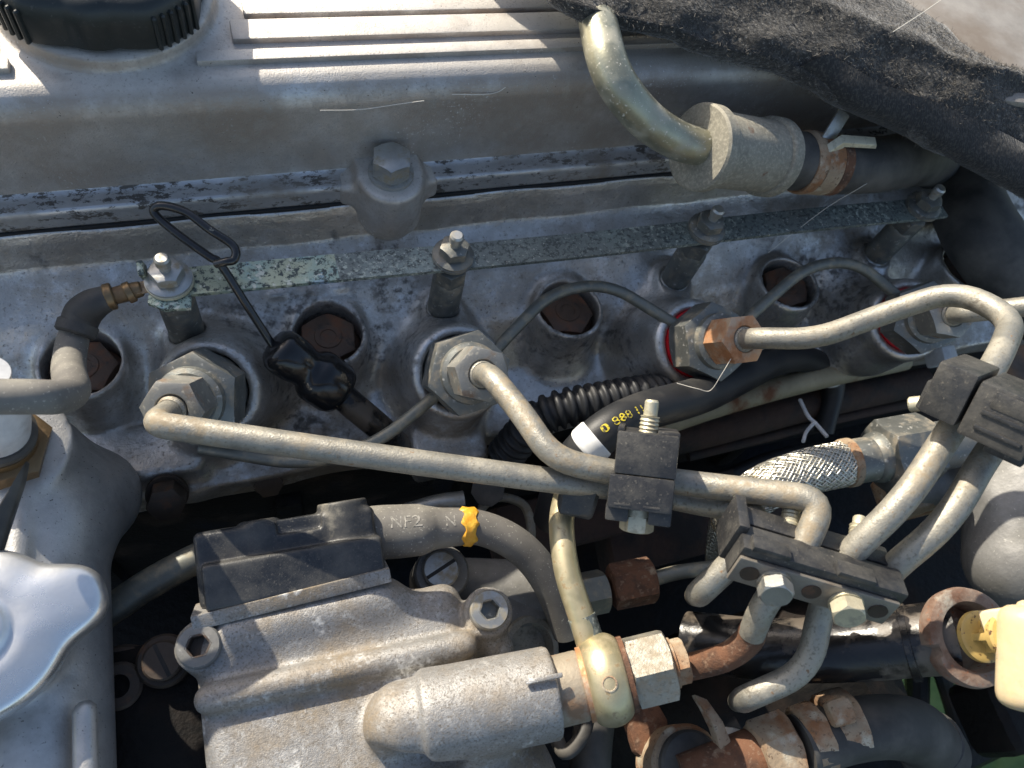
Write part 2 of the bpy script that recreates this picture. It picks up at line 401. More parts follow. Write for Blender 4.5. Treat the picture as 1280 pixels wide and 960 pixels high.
M_mouth = mat('rusty_mouth', (0.27, 0.20, 0.155), 0.65, 0.15, [
    dict(s=0.07, lo=0.45, hi=0.60, c=(0.16, 0.085, 0.055), r=0.8, det=8),
    dict(s=0.09, lo=0.56, hi=0.66, c=(0.40, 0.36, 0.30), r=0.6, m=0.2, det=8),
    dict(s=0.5, lo=0.6, hi=0.7, c=(0.30, 0.12, 0.06), r=0.8)], [(0.7, 0.35)])
M_bolt = mat('dark_head_bolt', (0.075, 0.058, 0.046), 0.55, 0.5, [
    dict(s=0.15, lo=0.55, hi=0.66, c=(0.11, 0.06, 0.035), r=0.8, m=0, det=7)], [(0.8, 0.12)])
M_plug = mat('rusty_head_bolt', (0.13, 0.085, 0.060), 0.6, 0.3, [
    dict(s=0.12, lo=0.48, hi=0.62, c=(0.19, 0.085, 0.045), r=0.8, m=0, det=7),
    dict(s=0.2, lo=0.55, hi=0.66, c=(0.07, 0.055, 0.045), r=0.6, m=0.3, det=7)], [(0.8, 0.2)])
M_black = mat('black_plastic', (0.028, 0.028, 0.029), 0.36, 0.0, [
    dict(s=0.08, lo=0.45, hi=0.72, c=(0.085, 0.080, 0.070), r=0.65, det=9, rg=0.75),
    dict(s=1.1, lo=0.62, hi=0.72, c=(0.16, 0.145, 0.12), r=0.8, det=4)], [(1.1, 0.12), (0.2, 0.25)])
M_block = mat('black_cover', (0.024, 0.026, 0.030), 0.30, 0.0, [
    dict(s=0.04, lo=0.42, hi=0.70, c=(0.10, 0.095, 0.085), r=0.55, det=8, rg=0.7),
    dict(s=1.5, lo=0.58, hi=0.72, c=(0.11, 0.103, 0.09), r=0.75, det=4),
    dict(s=0.05, lo=0.60, hi=0.70, c=(0.30, 0.27, 0.21), r=0.8, det=8)], [(1.8, 0.10)])
M_stop = mat('wet_black_rubber', (0.011, 0.011, 0.012), 0.16, 0.0, [
    dict(s=0.12, lo=0.62, hi=0.67, c=(0.16, 0.12, 0.07), r=0.4)], [(1.2, 0.05)])
M_capb = mat('oil_cap_plastic', (0.020, 0.024, 0.023), 0.38, 0.0, [
    dict(s=0.8, lo=0.64, hi=0.74, c=(0.09, 0.09, 0.085), r=0.7, det=3)], [(1.8, 0.05)])
M_rubber = mat('rubber_hose', (0.045, 0.043, 0.040), 0.6, 0.0, [
    dict(s=0.05, lo=0.42, hi=0.66, c=(0.125, 0.115, 0.10), r=0.75, det=7)], [(1.6, 0.05)])
M_navy = mat('dark_cable_jacket', (0.016, 0.017, 0.019), 0.5, 0.0, [
    dict(s=0.05, lo=0.48, hi=0.68, c=(0.045, 0.043, 0.04), r=0.65, det=7)], [(1.6, 0.06)])
M_rubgrey = mat('dusty_rubber', (0.15, 0.14, 0.125), 0.65, 0.0, [
    dict(s=0.05, lo=0.45, hi=0.65, c=(0.24, 0.225, 0.19), r=0.8, det=7),
    dict(s=1.2, lo=0.65, hi=0.69, c=(0.4, 0.38, 0.33), r=0.8, det=2)], [(1.6, 0.05)])
M_dark = mat('grease_shade_dark', (0.007, 0.0065, 0.006), 0.6, 0.0, [  # near black: grease on the castings, gap shade on the added sheet
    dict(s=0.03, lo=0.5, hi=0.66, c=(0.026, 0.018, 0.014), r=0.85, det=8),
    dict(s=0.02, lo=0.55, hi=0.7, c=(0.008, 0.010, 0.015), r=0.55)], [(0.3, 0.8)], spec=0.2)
M_darkrust = mat('dark_rust', (0.055, 0.030, 0.021), 0.85, 0.0, [
    dict(s=0.05, lo=0.45, hi=0.62, c=(0.022, 0.016, 0.014), r=0.8, det=8)], [(0.3, 0.7)])
M_gloss = mat('gloss_black', (0.012, 0.011, 0.011), 0.27, 0.0, [
    dict(s=0.06, lo=0.58, hi=0.66, c=(0.24, 0.21, 0.17), r=0.5, brk=(0.3, 0.42, 0.52)),
    dict(s=0.06, lo=0.52, hi=0.60, c=(0.11, 0.09, 0.07), r=0.45, det=8)], [(0.3, 0.25)])
M_wire = mat('dipstick_wire', (0.014, 0.013, 0.013), 0.22, 0.0, [
    dict(s=0.1, lo=0.63, hi=0.67, c=(0.35, 0.32, 0.25), r=0.35, m=0.8)], [(0.4, 0.12)], coat=0.3)
M_chrome = mat('cap_chrome', (0.86, 0.86, 0.85), 0.27, 0.85, [
    dict(s=0.05, lo=0.45, hi=0.7, c=(0.66, 0.66, 0.66), r=0.42, det=8)], [(0.05, 0.15), (0.9, 0.04)], var=0.02)
M_bar = mat('passivated_bar', (0.20, 0.225, 0.21), 0.45, 0.5, [
    dict(s=0.04, lo=0.48, hi=0.66, c=(0.28, 0.33, 0.30), r=0.42, m=0.5, det=6),
    dict(s=0.5, lo=0.50, hi=0.58, c=(0.075, 0.085, 0.08), r=0.6, m=0.2, det=7, rg=0.75),
    dict(s=0.03, lo=0.44, hi=0.60, c=(0.48, 0.51, 0.43), r=0.6, m=0.2, brk=(0.6, 0.54, 0.60)),
    dict(s=0.9, lo=0.64, hi=0.70, c=(0.5, 0.5, 0.43), r=0.7, m=0, det=2)], [(0.8, 0.16)])
M_barw = mat('pale_plated_bar', (0.44, 0.47, 0.34), 0.42, 0.45, [
    dict(s=0.05, lo=0.46, hi=0.60, c=(0.29, 0.41, 0.37), r=0.4, m=0.5),
    dict(s=0.05, lo=0.58, hi=0.66, c=(0.32, 0.42, 0.60), r=0.4, m=0.5),
    dict(s=0.5, lo=0.50, hi=0.55, c=(0.07, 0.085, 0.08), r=0.6, m=0.2, det=7, rg=0.75),
    dict(s=0.3, lo=0.58, hi=0.64, c=(0.66, 0.66, 0.55), r=0.5, m=0.2, det=6)], [(0.8, 0.16)])
M_brass = mat('aged_brass', (0.24, 0.165, 0.09), 0.42, 0.8, [
    dict(s=0.15, lo=0.5, hi=0.66, c=(0.16, 0.10, 0.055), r=0.7, m=0.3)], [(1.0, 0.08)])
M_felt = mat('black_felt', (0.036, 0.034, 0.031), 0.95, 0.0, [
    dict(s=0.5, lo=0.5, hi=0.64, c=(0.085, 0.078, 0.068), det=6),
    dict(s=1.0, lo=0.62, hi=0.68, c=(0.22, 0.20, 0.17), det=3)], [(0.7, 0.9), (0.12, 1.2)], sheen=0.35, spec=0.15)
M_fibre = mat('felt_fibre', (0.115, 0.105, 0.09), 0.6, 0.0, spec=0.4)
M_strip = mat('stained_strip', (0.26, 0.235, 0.20), 0.5, 0.5, [
    dict(s=0.07, lo=0.48, hi=0.64, c=(0.17, 0.13, 0.095), r=0.65, m=0.2, det=8)], [(1.0, 0.12)])
M_white = mat('white_tape', (0.80, 0.80, 0.78), 0.5, 0.0, [dict(s=0.1, lo=0.62, hi=0.75, c=(0.6, 0.58, 0.52))])
M_whitep = mat('white_plastic', (0.62, 0.63, 0.64), 0.45, 0.0, [dict(s=0.06, lo=0.55, hi=0.7, c=(0.42, 0.42, 0.42))], [(0.2, 0.1)])
M_yelp = mat('amber_plastic', (0.66, 0.53, 0.33), 0.38, 0.0, [
    dict(s=0.04, lo=0.5, hi=0.7, c=(0.70, 0.54, 0.29), r=0.45),
    dict(s=0.5, lo=0.68, hi=0.72, c=(0.12, 0.07, 0.03), r=0.6)], [(0.3, 0.1)])
M_yelp.node_tree.nodes['Principled BSDF'].inputs['Subsurface Weight'].default_value = 0.35
M_yelp.node_tree.nodes['Principled BSDF'].inputs['Subsurface Radius'].default_value = (0.004, 0.002, 0.0008)
M_amber2 = mat('oily_amber_plastic', (0.55, 0.38, 0.13), 0.25, 0.0, [
    dict(s=0.5, lo=0.60, hi=0.66, c=(0.10, 0.05, 0.02), r=0.5, det=4)], [(0.3, 0.1)])
M_ypaint = mat('yellow_paint', (0.75, 0.36, 0.03), 0.4, 0.0, [dict(s=0.3, lo=0.5, hi=0.65, c=(0.80, 0.48, 0.06))], [(0.4, 0.4)])
M_yink = mat('yellow_print', (0.66, 0.52, 0.03), 0.6, 0.0, [dict(s=1.0, lo=0.48, hi=0.58, c=(0.10, 0.09, 0.05), det=3)])
M_wink = mat('faded_print', (0.36, 0.34, 0.30), 0.7, 0.0, [dict(s=0.8, lo=0.45, hi=0.58, c=(0.20, 0.19, 0.165), det=3)])
M_red = mat('red_seal', (0.60, 0.012, 0.02), 0.4, 0.0)
M_braid = mat('steel_braid', (0.60, 0.575, 0.50), 0.38, 0.9, [dict(s=0.1, lo=0.6, hi=0.7, c=(0.45, 0.36, 0.22), r=0.5, m=0.5)])
M_gasket = mat('gasket', (0.02, 0.02, 0.02), 0.7)
M_grass = mat('lawn', (0.10, 0.20, 0.075), 0.9, 0.0, [dict(s=0.02, lo=0.4, hi=0.65, c=(0.16, 0.27, 0.11), det=8)], [(0.01, 20)])
M_grime = mat('greyed_casting', (0.25, 0.245, 0.235), 0.55, 0.4, [
    dict(s=0.03, lo=0.45, hi=0.65, c=(0.15, 0.145, 0.13), r=0.7, m=0.2, det=7),
    dict(s=0.9, lo=0.64, hi=0.72, c=(0.38, 0.37, 0.34), r=0.7, m=0, det=3)], [(0.9, 0.12), (0.08, 0.5)])
M_tan = mat('tan_painted_steel', (0.34, 0.30, 0.20), 0.6, 0.1, [dict(s=0.04, lo=0.5, hi=0.62, c=(0.20, 0.09, 0.045), r=0.8)], [(0.4, 0.3)])
M_hair = mat('pale_hair', (0.62, 0.58, 0.5), 0.4)
M_panel = mat('dull_panel', (0.36, 0.33, 0.29), 0.5, 0.3, [dict(s=0.02, lo=0.45, hi=0.62, c=(0.24, 0.20, 0.16), r=0.6, det=7)], [(0.5, 0.1)])

# =================================================================== the setting
gz = -760
mk('lawn', ([[-4000, -4000, gz], [6000, -4000, gz], [6000, 6000, gz], [-4000, 6000, gz]], [[0, 1, 2, 3]]), M_grass, smooth=0, kind='structure')

# =================================================================== large castings
INJ_PX = [((248, 495), (214, 513)), ((582, 466), (604, 468)), ((885, 428), (932, 424)), ((1150, 398), (1192, 393))]
INJ = []
for b, t in INJ_PX:
    base = Z(*b, -25.0); tip = toward(base, *t, 24.0); INJ.append((base, tip, nrm(tip - base)))
HB = [Z(100, 452, -38), Z(410, 415, -38), Z(712, 383, -38), Z(988, 352, -38), Z(1212, 330, -38)]
GP = [Z(212, 352, -3), Z(566, 322, -3), Z(882, 288, -3), Z(1152, 260, -3)]

g = G((-150, 84, -100), (400, 204, -8), 1.25)
zd = np.interp(g.y, [90, 112, 120, 146, 160, 176, 191, 193, 196], [-82, -78, -75, -69, -50, -35, -26, -24, -10]).astype(np.float32)
f = (g.z - zd) * 0.72
f = np.maximum(np.maximum(f, (119 - g.y)), -88 - g.z)
f = np.minimum(f, 200) + 0.5 * np.sin(g.x * 0.11) * np.sin(g.y * 0.17)
for p in HB: f = su(f, g.cyl((p[0], p[1], -95), (p[0], p[1], -38), 18.5, 2.2, 15.2), 6)
for p in GP: f = su(f, g.cyl((p[0], p[1], -80), (p[0], p[1], -37), 9.5, 2.0, 8.5), 7)
for b, t, a in INJ: f = su(f, g.cyl(b - a * 48, b - a * 8, 22.5, 3.0, 18.8), 9); f = su(f, g.cap((b[0], 176, -58), (b[0], b[1] + 8, -62), 15), 8)
for p, q in zip(HB[:-1], HB[1:]):                       # stiffening webs between the bosses
    mid = (p + q) / 2; f = su(f, g.cap((mid[0] - 13, 186, -42), (mid[0] - 16, 124, -80), 5.5), 9)
lug = Z(165, 570, -66); f = su(f, g.box((lug[0], lug[1], -71), (25, 11, 8), 3), 4)
lug2 = Z(560, 560, -74); f = su(f, g.box((lug2[0], lug2[1], -78), (16, 9, 9), 3), 5)
for px, wd in ((345, 8), (385, 7), (422, 8)):           # raised casting marks
    c = Z(px, 366 - (px - 345) * 0.12, -33); f = su(f, g.box((c[0], c[1], -36), (wd * 0.45, 1.2, 2.6), 0.8), 1.2)
for p in HB: f = ss(f, g.cyl((p[0], p[1], -54), (p[0], p[1], -20), 13.0, 0.5), 1.8)
for b, t, a in INJ: f = ss(f, g.cyl(b - a * 26, b + a * 6, 14.3, 0.5), 1.6)
for p in GP: f = ss(f, g.cyl((p[0], p[1], -44), (p[0], p[1], -20), 6.2, 0.4), 1.2)
head = thing('cylinder_head', 'grimy cast aluminium cylinder head with bolt bosses below the valve cover', 'cylinder head', (60, 150, -100))
mk('casting', g.net(f), M_head, head, 180)
V, F = hexnut(20, -6, 3.5, hole=0, cham=0.6)
hb_mesh = mesh('head_bolt', *join(lathe([(12.6, -8), (12.6, -4.6), (11.4, -4)], 28), (V, F), lathe([(5.5, 3.4), (5.2, 4.0), (3.2, 4.0), (3.0, 3.6)], 20)), M_plug)
for k, p in enumerate(HB):
    o = put('head_bolt', hb_mesh, head)
    Mi = FR[head.name]; q = p + np.array([0, 0, -7]); o.location = (q + Mi[:3, 3]) * MM; o.rotation_euler[2] = 0.4 * k
c = Z(209, 618, -68); fx = frame(c, nrm((0.02, -0.75, 0.66)))
fb = mk('flange_bolt', xf(fx, join(lathe([(7.6, -2), (7.6, 0.5)], 28), hexnut(12, 0.5, 9, cham=0.6))), M_bolt, head)
c = Z(335, 600, -84); fx = frame(c, nrm((0.02, -0.6, 0.8)))
mk('flange_bolt', xf(fx, join(lathe([(6.5, -2), (6.5, 0.5)], 28), hexnut(10, 0.5, 7, cham=0.6))), M_bolt, head)

# engine block and the dark things in the gap below
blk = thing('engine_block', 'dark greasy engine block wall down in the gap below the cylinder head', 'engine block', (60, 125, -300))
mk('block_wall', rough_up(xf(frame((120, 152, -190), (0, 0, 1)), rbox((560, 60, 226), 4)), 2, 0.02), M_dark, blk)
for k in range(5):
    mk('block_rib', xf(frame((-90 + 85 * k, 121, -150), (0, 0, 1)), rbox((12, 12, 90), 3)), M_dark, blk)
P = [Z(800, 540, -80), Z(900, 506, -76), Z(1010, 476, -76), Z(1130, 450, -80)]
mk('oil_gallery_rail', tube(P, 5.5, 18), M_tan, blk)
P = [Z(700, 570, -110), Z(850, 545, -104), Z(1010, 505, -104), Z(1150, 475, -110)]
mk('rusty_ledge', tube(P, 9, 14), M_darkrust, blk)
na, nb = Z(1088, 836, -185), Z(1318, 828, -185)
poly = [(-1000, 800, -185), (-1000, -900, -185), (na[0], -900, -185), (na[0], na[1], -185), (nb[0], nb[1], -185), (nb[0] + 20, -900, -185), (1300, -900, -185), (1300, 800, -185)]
sheet = mk('added_dark_sheet', slab(poly, (0, 0, -6), 0), M_dark, None, 0, label='added dark light-blocking tray deep below the injection pump', cat='splash tray')  # added dark sheet: blackens the gap and blocks light bounced from the lawn

# =================================================================== valve cover
cov = thing('valve_cover', 'ribbed cast aluminium valve cover along the top of the engine', 'valve cover', (60, 270, 0))
bolt_c = np.array([51.0, 196.5, 0])
capn = Z(138, 73, 46); capc = np.array([capn[0], capn[1] + 33, 0])
g = G((-170, 196, -6), (400, 352, 52), 1.3)
f = g.box((110, 276, 12), (290, 71, 28), 9.5) + 0.0 * g.x
f = np.maximum(f, -(g.z + 1.0))
f = su(f, g.cyl((capc[0], capc[1], 36), (capc[0], capc[1], 45.5), 33, 1.5), 3)
mk('cover_shell', g.net(f), M_cover, cov, 180)
g = G((-170, 184, -30), (400, 216, 10), 1.0)
f = g.box((110, 222, -4.5), (290, 25, 4.6), 1.4) + 0.0 * g.x
f = su(f, g.box((110, 225, 1.5), (290, 19.5, 3.5), 2), 3)
mk('flange', g.net(f), M_flange, cov, 180)
g = G((30, 178, -32), (74, 214, 12), 0.7)
f = g.cyl((bolt_c[0], bolt_c[1] - 0.5, -17), (bolt_c[0], bolt_c[1] - 0.5, 5.5), 12.4, 2.0) + 0 * g.x
f = su(f, g.cyl((bolt_c[0], bolt_c[1] + 1, -23), (bolt_c[0], bolt_c[1] + 1, -12), 10.5, 2.0, 11.8), 2.0)
f = su(f, g.box((bolt_c[0], bolt_c[1] + 8, -4), (12.4, 9, 9.5), 1.6), 2)
f = su(f, g.box((bolt_c[0], 202, -4.6), (19, 6, 4.8), 2), 6)
mk('bolt_boss', g.net(f), M_cover, cov, 180)
mk('gasket', xf(frame((110, 221, -9.7), (0, 0, 1)), rbox((570, 48.6, 1.6), 0.3)), M_gasket, cov)
def ribs(py0, py1, x0, x1):
    a, b = Z(450, py0, 43)[1], Z(450, py1, 43)[1]
    mk('rib', xf(frame(((x0 + x1) / 2, (a + b) / 2, 40.2), (0, 0, 1)), rbox((x1 - x0, abs(b - a), 3.8), 0.7, 2)), M_cover, cov)
for (a, b, xr, xl) in ((66, 53, -9, -62), (41, 17, 3, -66), (11, -6, 8, -70), (-14, -32, 10, -72), (-40, -58, 10, -72)):
    ribs(a, b, xr, 262); ribs(a, b, -165, xl)
M_b = frame((bolt_c[0], bolt_c[1], 5.5), (0, 0, 1))
cb = mk('cover_bolt', xf(M_b, join(hexnut(13, 1.5, 9.5, cham=0.55, rot=0.3))), M_steel, cov)
mk('washer', xf(M_b, lathe([(8.4, 0), (8.4, 1.6), (7, 1.7)], 32)), M_steel, cb)

# oil filler cap
oc = thing('oil_filler_cap', 'black ribbed plastic oil filler cap on the valve cover', 'oil cap', (capc[0], capc[1], 45.6))
a = np.linspace(0, 2 * np.pi, 180, endpoint=False)
lob = 0.5 + 0.5 * np.cos(4 * (a + math.radians(52))); lob = np.clip(lob * 1.5 - 0.25, 0, 1) ** 0.8 + 0.35 * (0.5 + 0.5 * np.cos(8 * (a + math.radians(52)))) * (lob < 0.4)
def capring(r, h, k=1.0):
    rr = r * 1.17 - 4.2 * (1 - np.minimum(lob, 1)) * k
    return np.c_[rr * np.cos(a), rr * np.sin(a), np.zeros(180) + h]
body = rings([capring(27.2, 0.6), capring(28.6, 1.2), capring(28.8, 9), capring(28.2, 13.5), capring(26.6, 15.6), capring(24, 16.4, 0.7),
              capring(21.5, 16.7, 0.2), capring(21, 16.0, 0), capring(20, 15.9, 0), capring(4, 16.6, 0)])
mk('cap_body', body, M_capb, oc, 40, local=True)
mk('seal_ring', lathe([(27, -0.4), (28.5, -0.3), (28.5, 1.0), (27, 1.2)], 48), M_gasket, oc, local=True)
rib_me = mesh('grip_rib', *rbox((2.0, 1.4, 11.5), 0.5, 1), M_capb)
for k in range(4):
    for j in range(-2, 4):
        an = math.radians(-52 + 90 * k) + (j - 0.5) * 0.085
        if not (math.pi * 0.85 < an % (2 * math.pi) < math.pi * 2.15 or an % (2 * math.pi) < 0.4): continue
        o = put('grip_rib', rib_me, oc); rr = 28.8 * 1.17 + 0.1
        o.location = (rr * math.cos(an) * MM, rr * math.sin(an) * MM, 0.0065); o.rotation_euler[2] = an

# =================================================================== glow plugs and their bus bar
bb = thing('glow_plug_bus_bar', 'long thin plated bus bar with flaking greenish finish joining the glow plugs', 'bus bar', (60, 164, -4))
xs = np.linspace(GP[0][0] - 9, GP[3][0] + 12, 60); W = 5.6
def bar(x0, x1, n, wav=True):
    xs = np.linspace(x0, x1, n); rs = []
    for x in xs:
        yc = np.interp(x, [p[0] for p in GP], [p[1] for p in GP]); zc = -4.6 + (0.5 * math.sin(x * 0.035) if wav else 0)
        rs.append(np.array([[x, yc - W, zc], [x, yc + W, zc], [x, yc + W, zc + 1.6], [x, yc - W, zc + 1.6]]))
    return rings(rs)
mid = GP[1][0] - 42
mk('bar_strip', bar(GP[0][0] - 4, mid, 16), M_barw, bb, 20, label='pale green plated end of the bar')
mk('bar_strip', bar(mid + 0.02, GP[3][0] + 12, 50), M_bar, bb, 20, label='dull speckled length of the bar')
e = [Z(*p, -3) for p in ((187, 346), (240, 338), (238, 384), (205, 386), (184, 378))]
mk('end_tab', slab([(q[0], q[1], -3.4) for q in e], (0, 0, -1.7), 0.3), M_barw, bb)
q = Z(178, 338, 0); mk('bent_tongue', xf(frame(q, (0.0, -0.4, 0.9)), rbox((2, 5, 9), 0.5)), M_barw, bb)
stud = lathe([(2.4, -6), (2.4, 5.5), (1.9, 6.0), (1.9, 9.5), (2.5, 10.0), (2.5, 12.6), (1.9, 13.4)], 20)
flange_n = lathe([(7.6, 0), (7.6, 1.2), (6.4, 1.8), (5.4, 2.0)], 32)
nutm = hexnut(9.6, 1.8, 6.2, cham=0.6)
th = lathe([(2.75 if k % 2 else 2.35, 0.2 + k * 0.42) for k in range(15)], 18)
body_g = join(lathe([(6.0, -38), (6.0, -33)], 28), lathe([(6.3, -33), (6.3, -14), (5.6, -12.5)], 28))
lbls = ['glow plug at the bare end of the bus bar beside the wire dipstick loop', 'glow plug directly below the cover bolt, above the second injector',
        'glow plug under the rusty collared breather pipe', 'blurred glow plug at the far right end of the bus bar under the felt']
for k, p in enumerate(GP):
    rt = thing('glow_plug', lbls[k], 'glow plug', M=frame((p[0], p[1], -3), (0, 0, 1)), group='glow plugs along the bus bar')
    mk('stud', join(stud, th), M_steel, rt, local=True)
    mk('washer', lathe([(7.8, 0), (7.8, 1.2), (6.6, 1.6)], 32), M_cream if k == 0 else M_nut, rt, local=True)
    mk('nut', xf(frame((0, 0, 1.0), (0, 0, 1)), join(flange_n, nutm)), M_steel if k == 0 else M_nut, rt, local=True)
    bd = mk('plug_body', body_g, M_nut, rt, local=True)
    mk('hex', hexnut(11, -13, -5, cham=0.6, rot=0.3 * k), M_nut, bd, local=True)
    mk('seat_ring', lathe([(6.4, -38.5), (6.9, -38), (6.9, -34.5), (6.2, -34)], 28), M_steel, bd, local=True)

# =================================================================== injectors
lbls = ['injector nearest the coolant neck, its pipe bending straight to the right', 'injector in the middle of the head between two dark bolt holes',
        'injector with a coppery orange union nut and red seal', 'out of focus injector at the right behind the arched pipe']
for k, (b, t, a) in enumerate(INJ):
    rt = thing('fuel_injector', lbls[k], 'injector', M=frame(b, a), group='fuel injectors in a row on the head')
    L = 24.0; ro = (0.35, 0.15, 0.5, 0.2)[k]
    mk('injector_body', lathe([(10.5, -34), (10.5, -12), (12, -11), (12, -6.5)], 32), M_bolt, rt, local=True)
    hx = mk('holder_nut', join(hexnut(28, -7, 7, cham=0.5, rot=ro), lathe([(11.5, 7), (11.2, 9.5), (9.6, 10.5)], 32)), M_nut, rt, local=True)
    mk('return_collar', join(lathe([(13.8, -10.5), (13.8, -7)], 36)), M_nut, rt, local=True)
    if k >= 2: mk('seal', lathe([(12.0, -19), (14.4, -18), (14.4, -7.6), (12.0, -7.2)], 36), M_red, rt, local=True)
    mk('union_nut', hexnut(17.5, 10.2, L, hole=5.0, depth_=5, cham=0.5, rot=ro + 0.5), M_copper if k == 2 else M_union, rt, local=True)

# =================================================================== injection pipes
PR = 4.0
def pipe(name, pts, label, rad=9, r=PR, m=M_pipe, sl=None, group='injection pipes', cat='pipe', extra=None):
    o = thing(name, label, cat, pts[0], group=group)
    mk('tube', tube(fillet(pts, rad), r, 20, smooth=False), m, o)
    if sl is not None:
        d = nrm(pts[1] - pts[0]); mk('ferrule', xf(frame(pts[0], d), lathe([(r + 0.9, -2), (r + 0.9, 2.6), (r + 0.2, 3.4)], 24)), M_pipe, o)
    return o
def start(k, L=9.0): b, t, a = INJ[k]; return [t - a * 3, t + a * L]
A = [*start(0, 10)]; A[1] = toward(A[0], 190, 530, 14)
A += [Z(470, 571, 4), Z(700, 602, 4), Z(806, 614, 1), Z(868, 628, 4), Z(948, 640, 19), Z(938, 682, 18), Z(874, 742, 4), Z(868, 745, -70)]
pipe('injection_pipe', A, 'long straight injection pipe running from the leftmost injector into the middle clamp', [5, 30, 20, 20, 10, 9, 10, 6], sl=1)
B = [*start(1, 9)]
B += [Z(655, 520, 10), Z(690, 573, 12), Z(760, 590, 12), Z(850, 603, 14), Z(1030, 624, 32), Z(1005, 686, 26), Z(952, 760, 12), Z(940, 792, 2)]
pb = pipe('injection_pipe', B, 'injection pipe curving down from the middle injector and hooking into the lower clamp', [8, 20, 22, 10, 20, 11, 12, 10], sl=1)
Cc = [*start(2, 8)]
Cc += [Z(1020, 424, 12), Z(1105, 392, 22), Z(1195, 362, 36), Z(1268, 398, 46), Z(1247, 452, 52), Z(1200, 520, 50), Z(1130, 628, 42), Z(1056, 696, 26), Z(1026, 758, 8), Z(1012, 838, -2), Z(930, 874, -14), Z(922, 877, -90)]
pipe('injection_pipe', Cc, 'pale injection pipe arching from the coppery nut over to the right clamp', [6, 20, 25, 16, 16, 14, 25, 25, 10, 10, 14, 6], sl=1)
D = [*start(3, 8)]
D += [Z(1240, 388, 8), Z(1310, 380, 20), Z(1350, 430, 40), Z(1290, 500, 50), Z(1236, 562, 47), Z(1186, 652, 40), Z(1108, 716, 24), Z(1080, 760, 8)]
pipe('injection_pipe', D, 'half shaded injection pipe leaving the right clamp beside the arched pipe', [10, 20, 25, 20, 25, 25, 25, 20, 10], sl=1)

# leak-off lines
pipe('return_line', [Z(250, 560, -40), Z(380, 582, -38), Z(470, 556, -32), Z(545, 494, -32), Z(575, 470, -32)], 'thin grey leak-off line passing below the middle injector', [40, 20, 30], 2.3, M_thin, group='leak-off lines', cat='pipe')
pipe('return_line', [Z(600, 462, -32), Z(626, 430, -30), Z(690, 364, -24), Z(760, 354, -22), Z(858, 414, -28)], 'thin arched leak-off line crossing a dark bolt hole in the head', [30, 22, 22], 2.4, M_thin, group='leak-off lines', cat='pipe')
pipe('return_line', [Z(905, 425, -30), Z(945, 388, -26), Z(1010, 332, -20), Z(1070, 326, -20), Z(1140, 386, -26)], 'blurred arched leak-off line between the two right injectors', [30, 22, 22], 2.5, M_thin, group='leak-off lines', cat='pipe')

# =================================================================== pipe clamps
def imgframe(O, dx, dy, zdir):
    """frame at O whose x runs along the picture direction (dx, dy) within the plane across zdir"""
    zdir = nrm(zdir); v = R @ np.array([dx, -dy, 0.0]); return frame(O, zdir, v)
def frame_x(O, x, zh):
    x = nrm(x); z = nrm(np.asarray(zh) - x * (x @ np.asarray(zh))); return frame(O, z, x)
def camdir(O): return nrm(CAM - O)
UP = R @ np.array([0, 1.0, 0]); RT = R @ np.array([1.0, 0, 0])
O = Z(803, 591, 16); Fm = imgframe(O, 84, 8, camdir(O) * 1.0 - UP * 0.12)
def loc(M, p): return (M @ np.array([*p, 1.0]))[:3]
cl = thing('pipe_clamp', 'dusty black plastic pipe clamp holding two pipes in the middle', 'pipe clamp', M=Fm, group='black plastic pipe clamps')
def T(x, y, z, **k): return frame((x, y, z), (0, 0, 1))
up = mk('clamp_half', xf(T(0.6, 6.6, 0), rbox((18.0, 12.6, 22), 0.8)), M_black, cl, local=True)
mk('mould_line', xf(T(0.6, 4.2, 10.6), rbox((11, 0.7, 0.5), 0.2)), M_black, up, local=True)
mk('end_lip', xf(T(-7.5, 13.2, 0), rbox((2, 1.6, 20), 0.5)), M_black, up, local=True)
mk('end_lip', xf(T(6.5, 13.0, 0), rbox((6.4, 1.6, 20), 0.5)), M_black, up, local=True)
lo = mk('clamp_half', xf(T(0, -4.9, 0), rbox((19.0, 10.2, 22.5), 0.9)), M_black, cl, local=True)
for x in (-6.4, 6.2): mk('clamp_foot', xf(T(x, -11.5, -0.8), rbox((6.8, 5.2, 20), 0.8)), M_black, lo, local=True)
for x in (-5, 3.5): mk('mould_rib', xf(T(x, -8.6, 11.0), rbox((5, 0.8, 0.8), 0.25)), M_black, lo, local=True)
bl = mk('clamp_bolt', xf(frame((-0.2, -12, 2), (0, -1, 0)), join(lathe([(5.0, -2), (5.0, 0.6)], 28), hexnut(9.0, 0.4, 5.6, cham=0.6))), M_cream, cl, local=True)
mk('stud', xf(frame((0.5, 11, 3), (0.02, 1, 0.02)), join(lathe([(2.6 + (0.35 if k % 2 else 0), k * 0.6) for k in range(12)], 20), lathe([(2.1, 6.8), (2.1, 11), (1.7, 11.6)], 20))), M_cream, bl, local=True)
o = Z(722, 622, -2); Fo = imgframe(o, 1, 0.2, camdir(o) - UP * 0.4)
mk('rubber_liner', rough_up(xf(Fo, rbox((12, 11, 9), 2.5, 3)), 0.8, 0.2), M_black, cl)

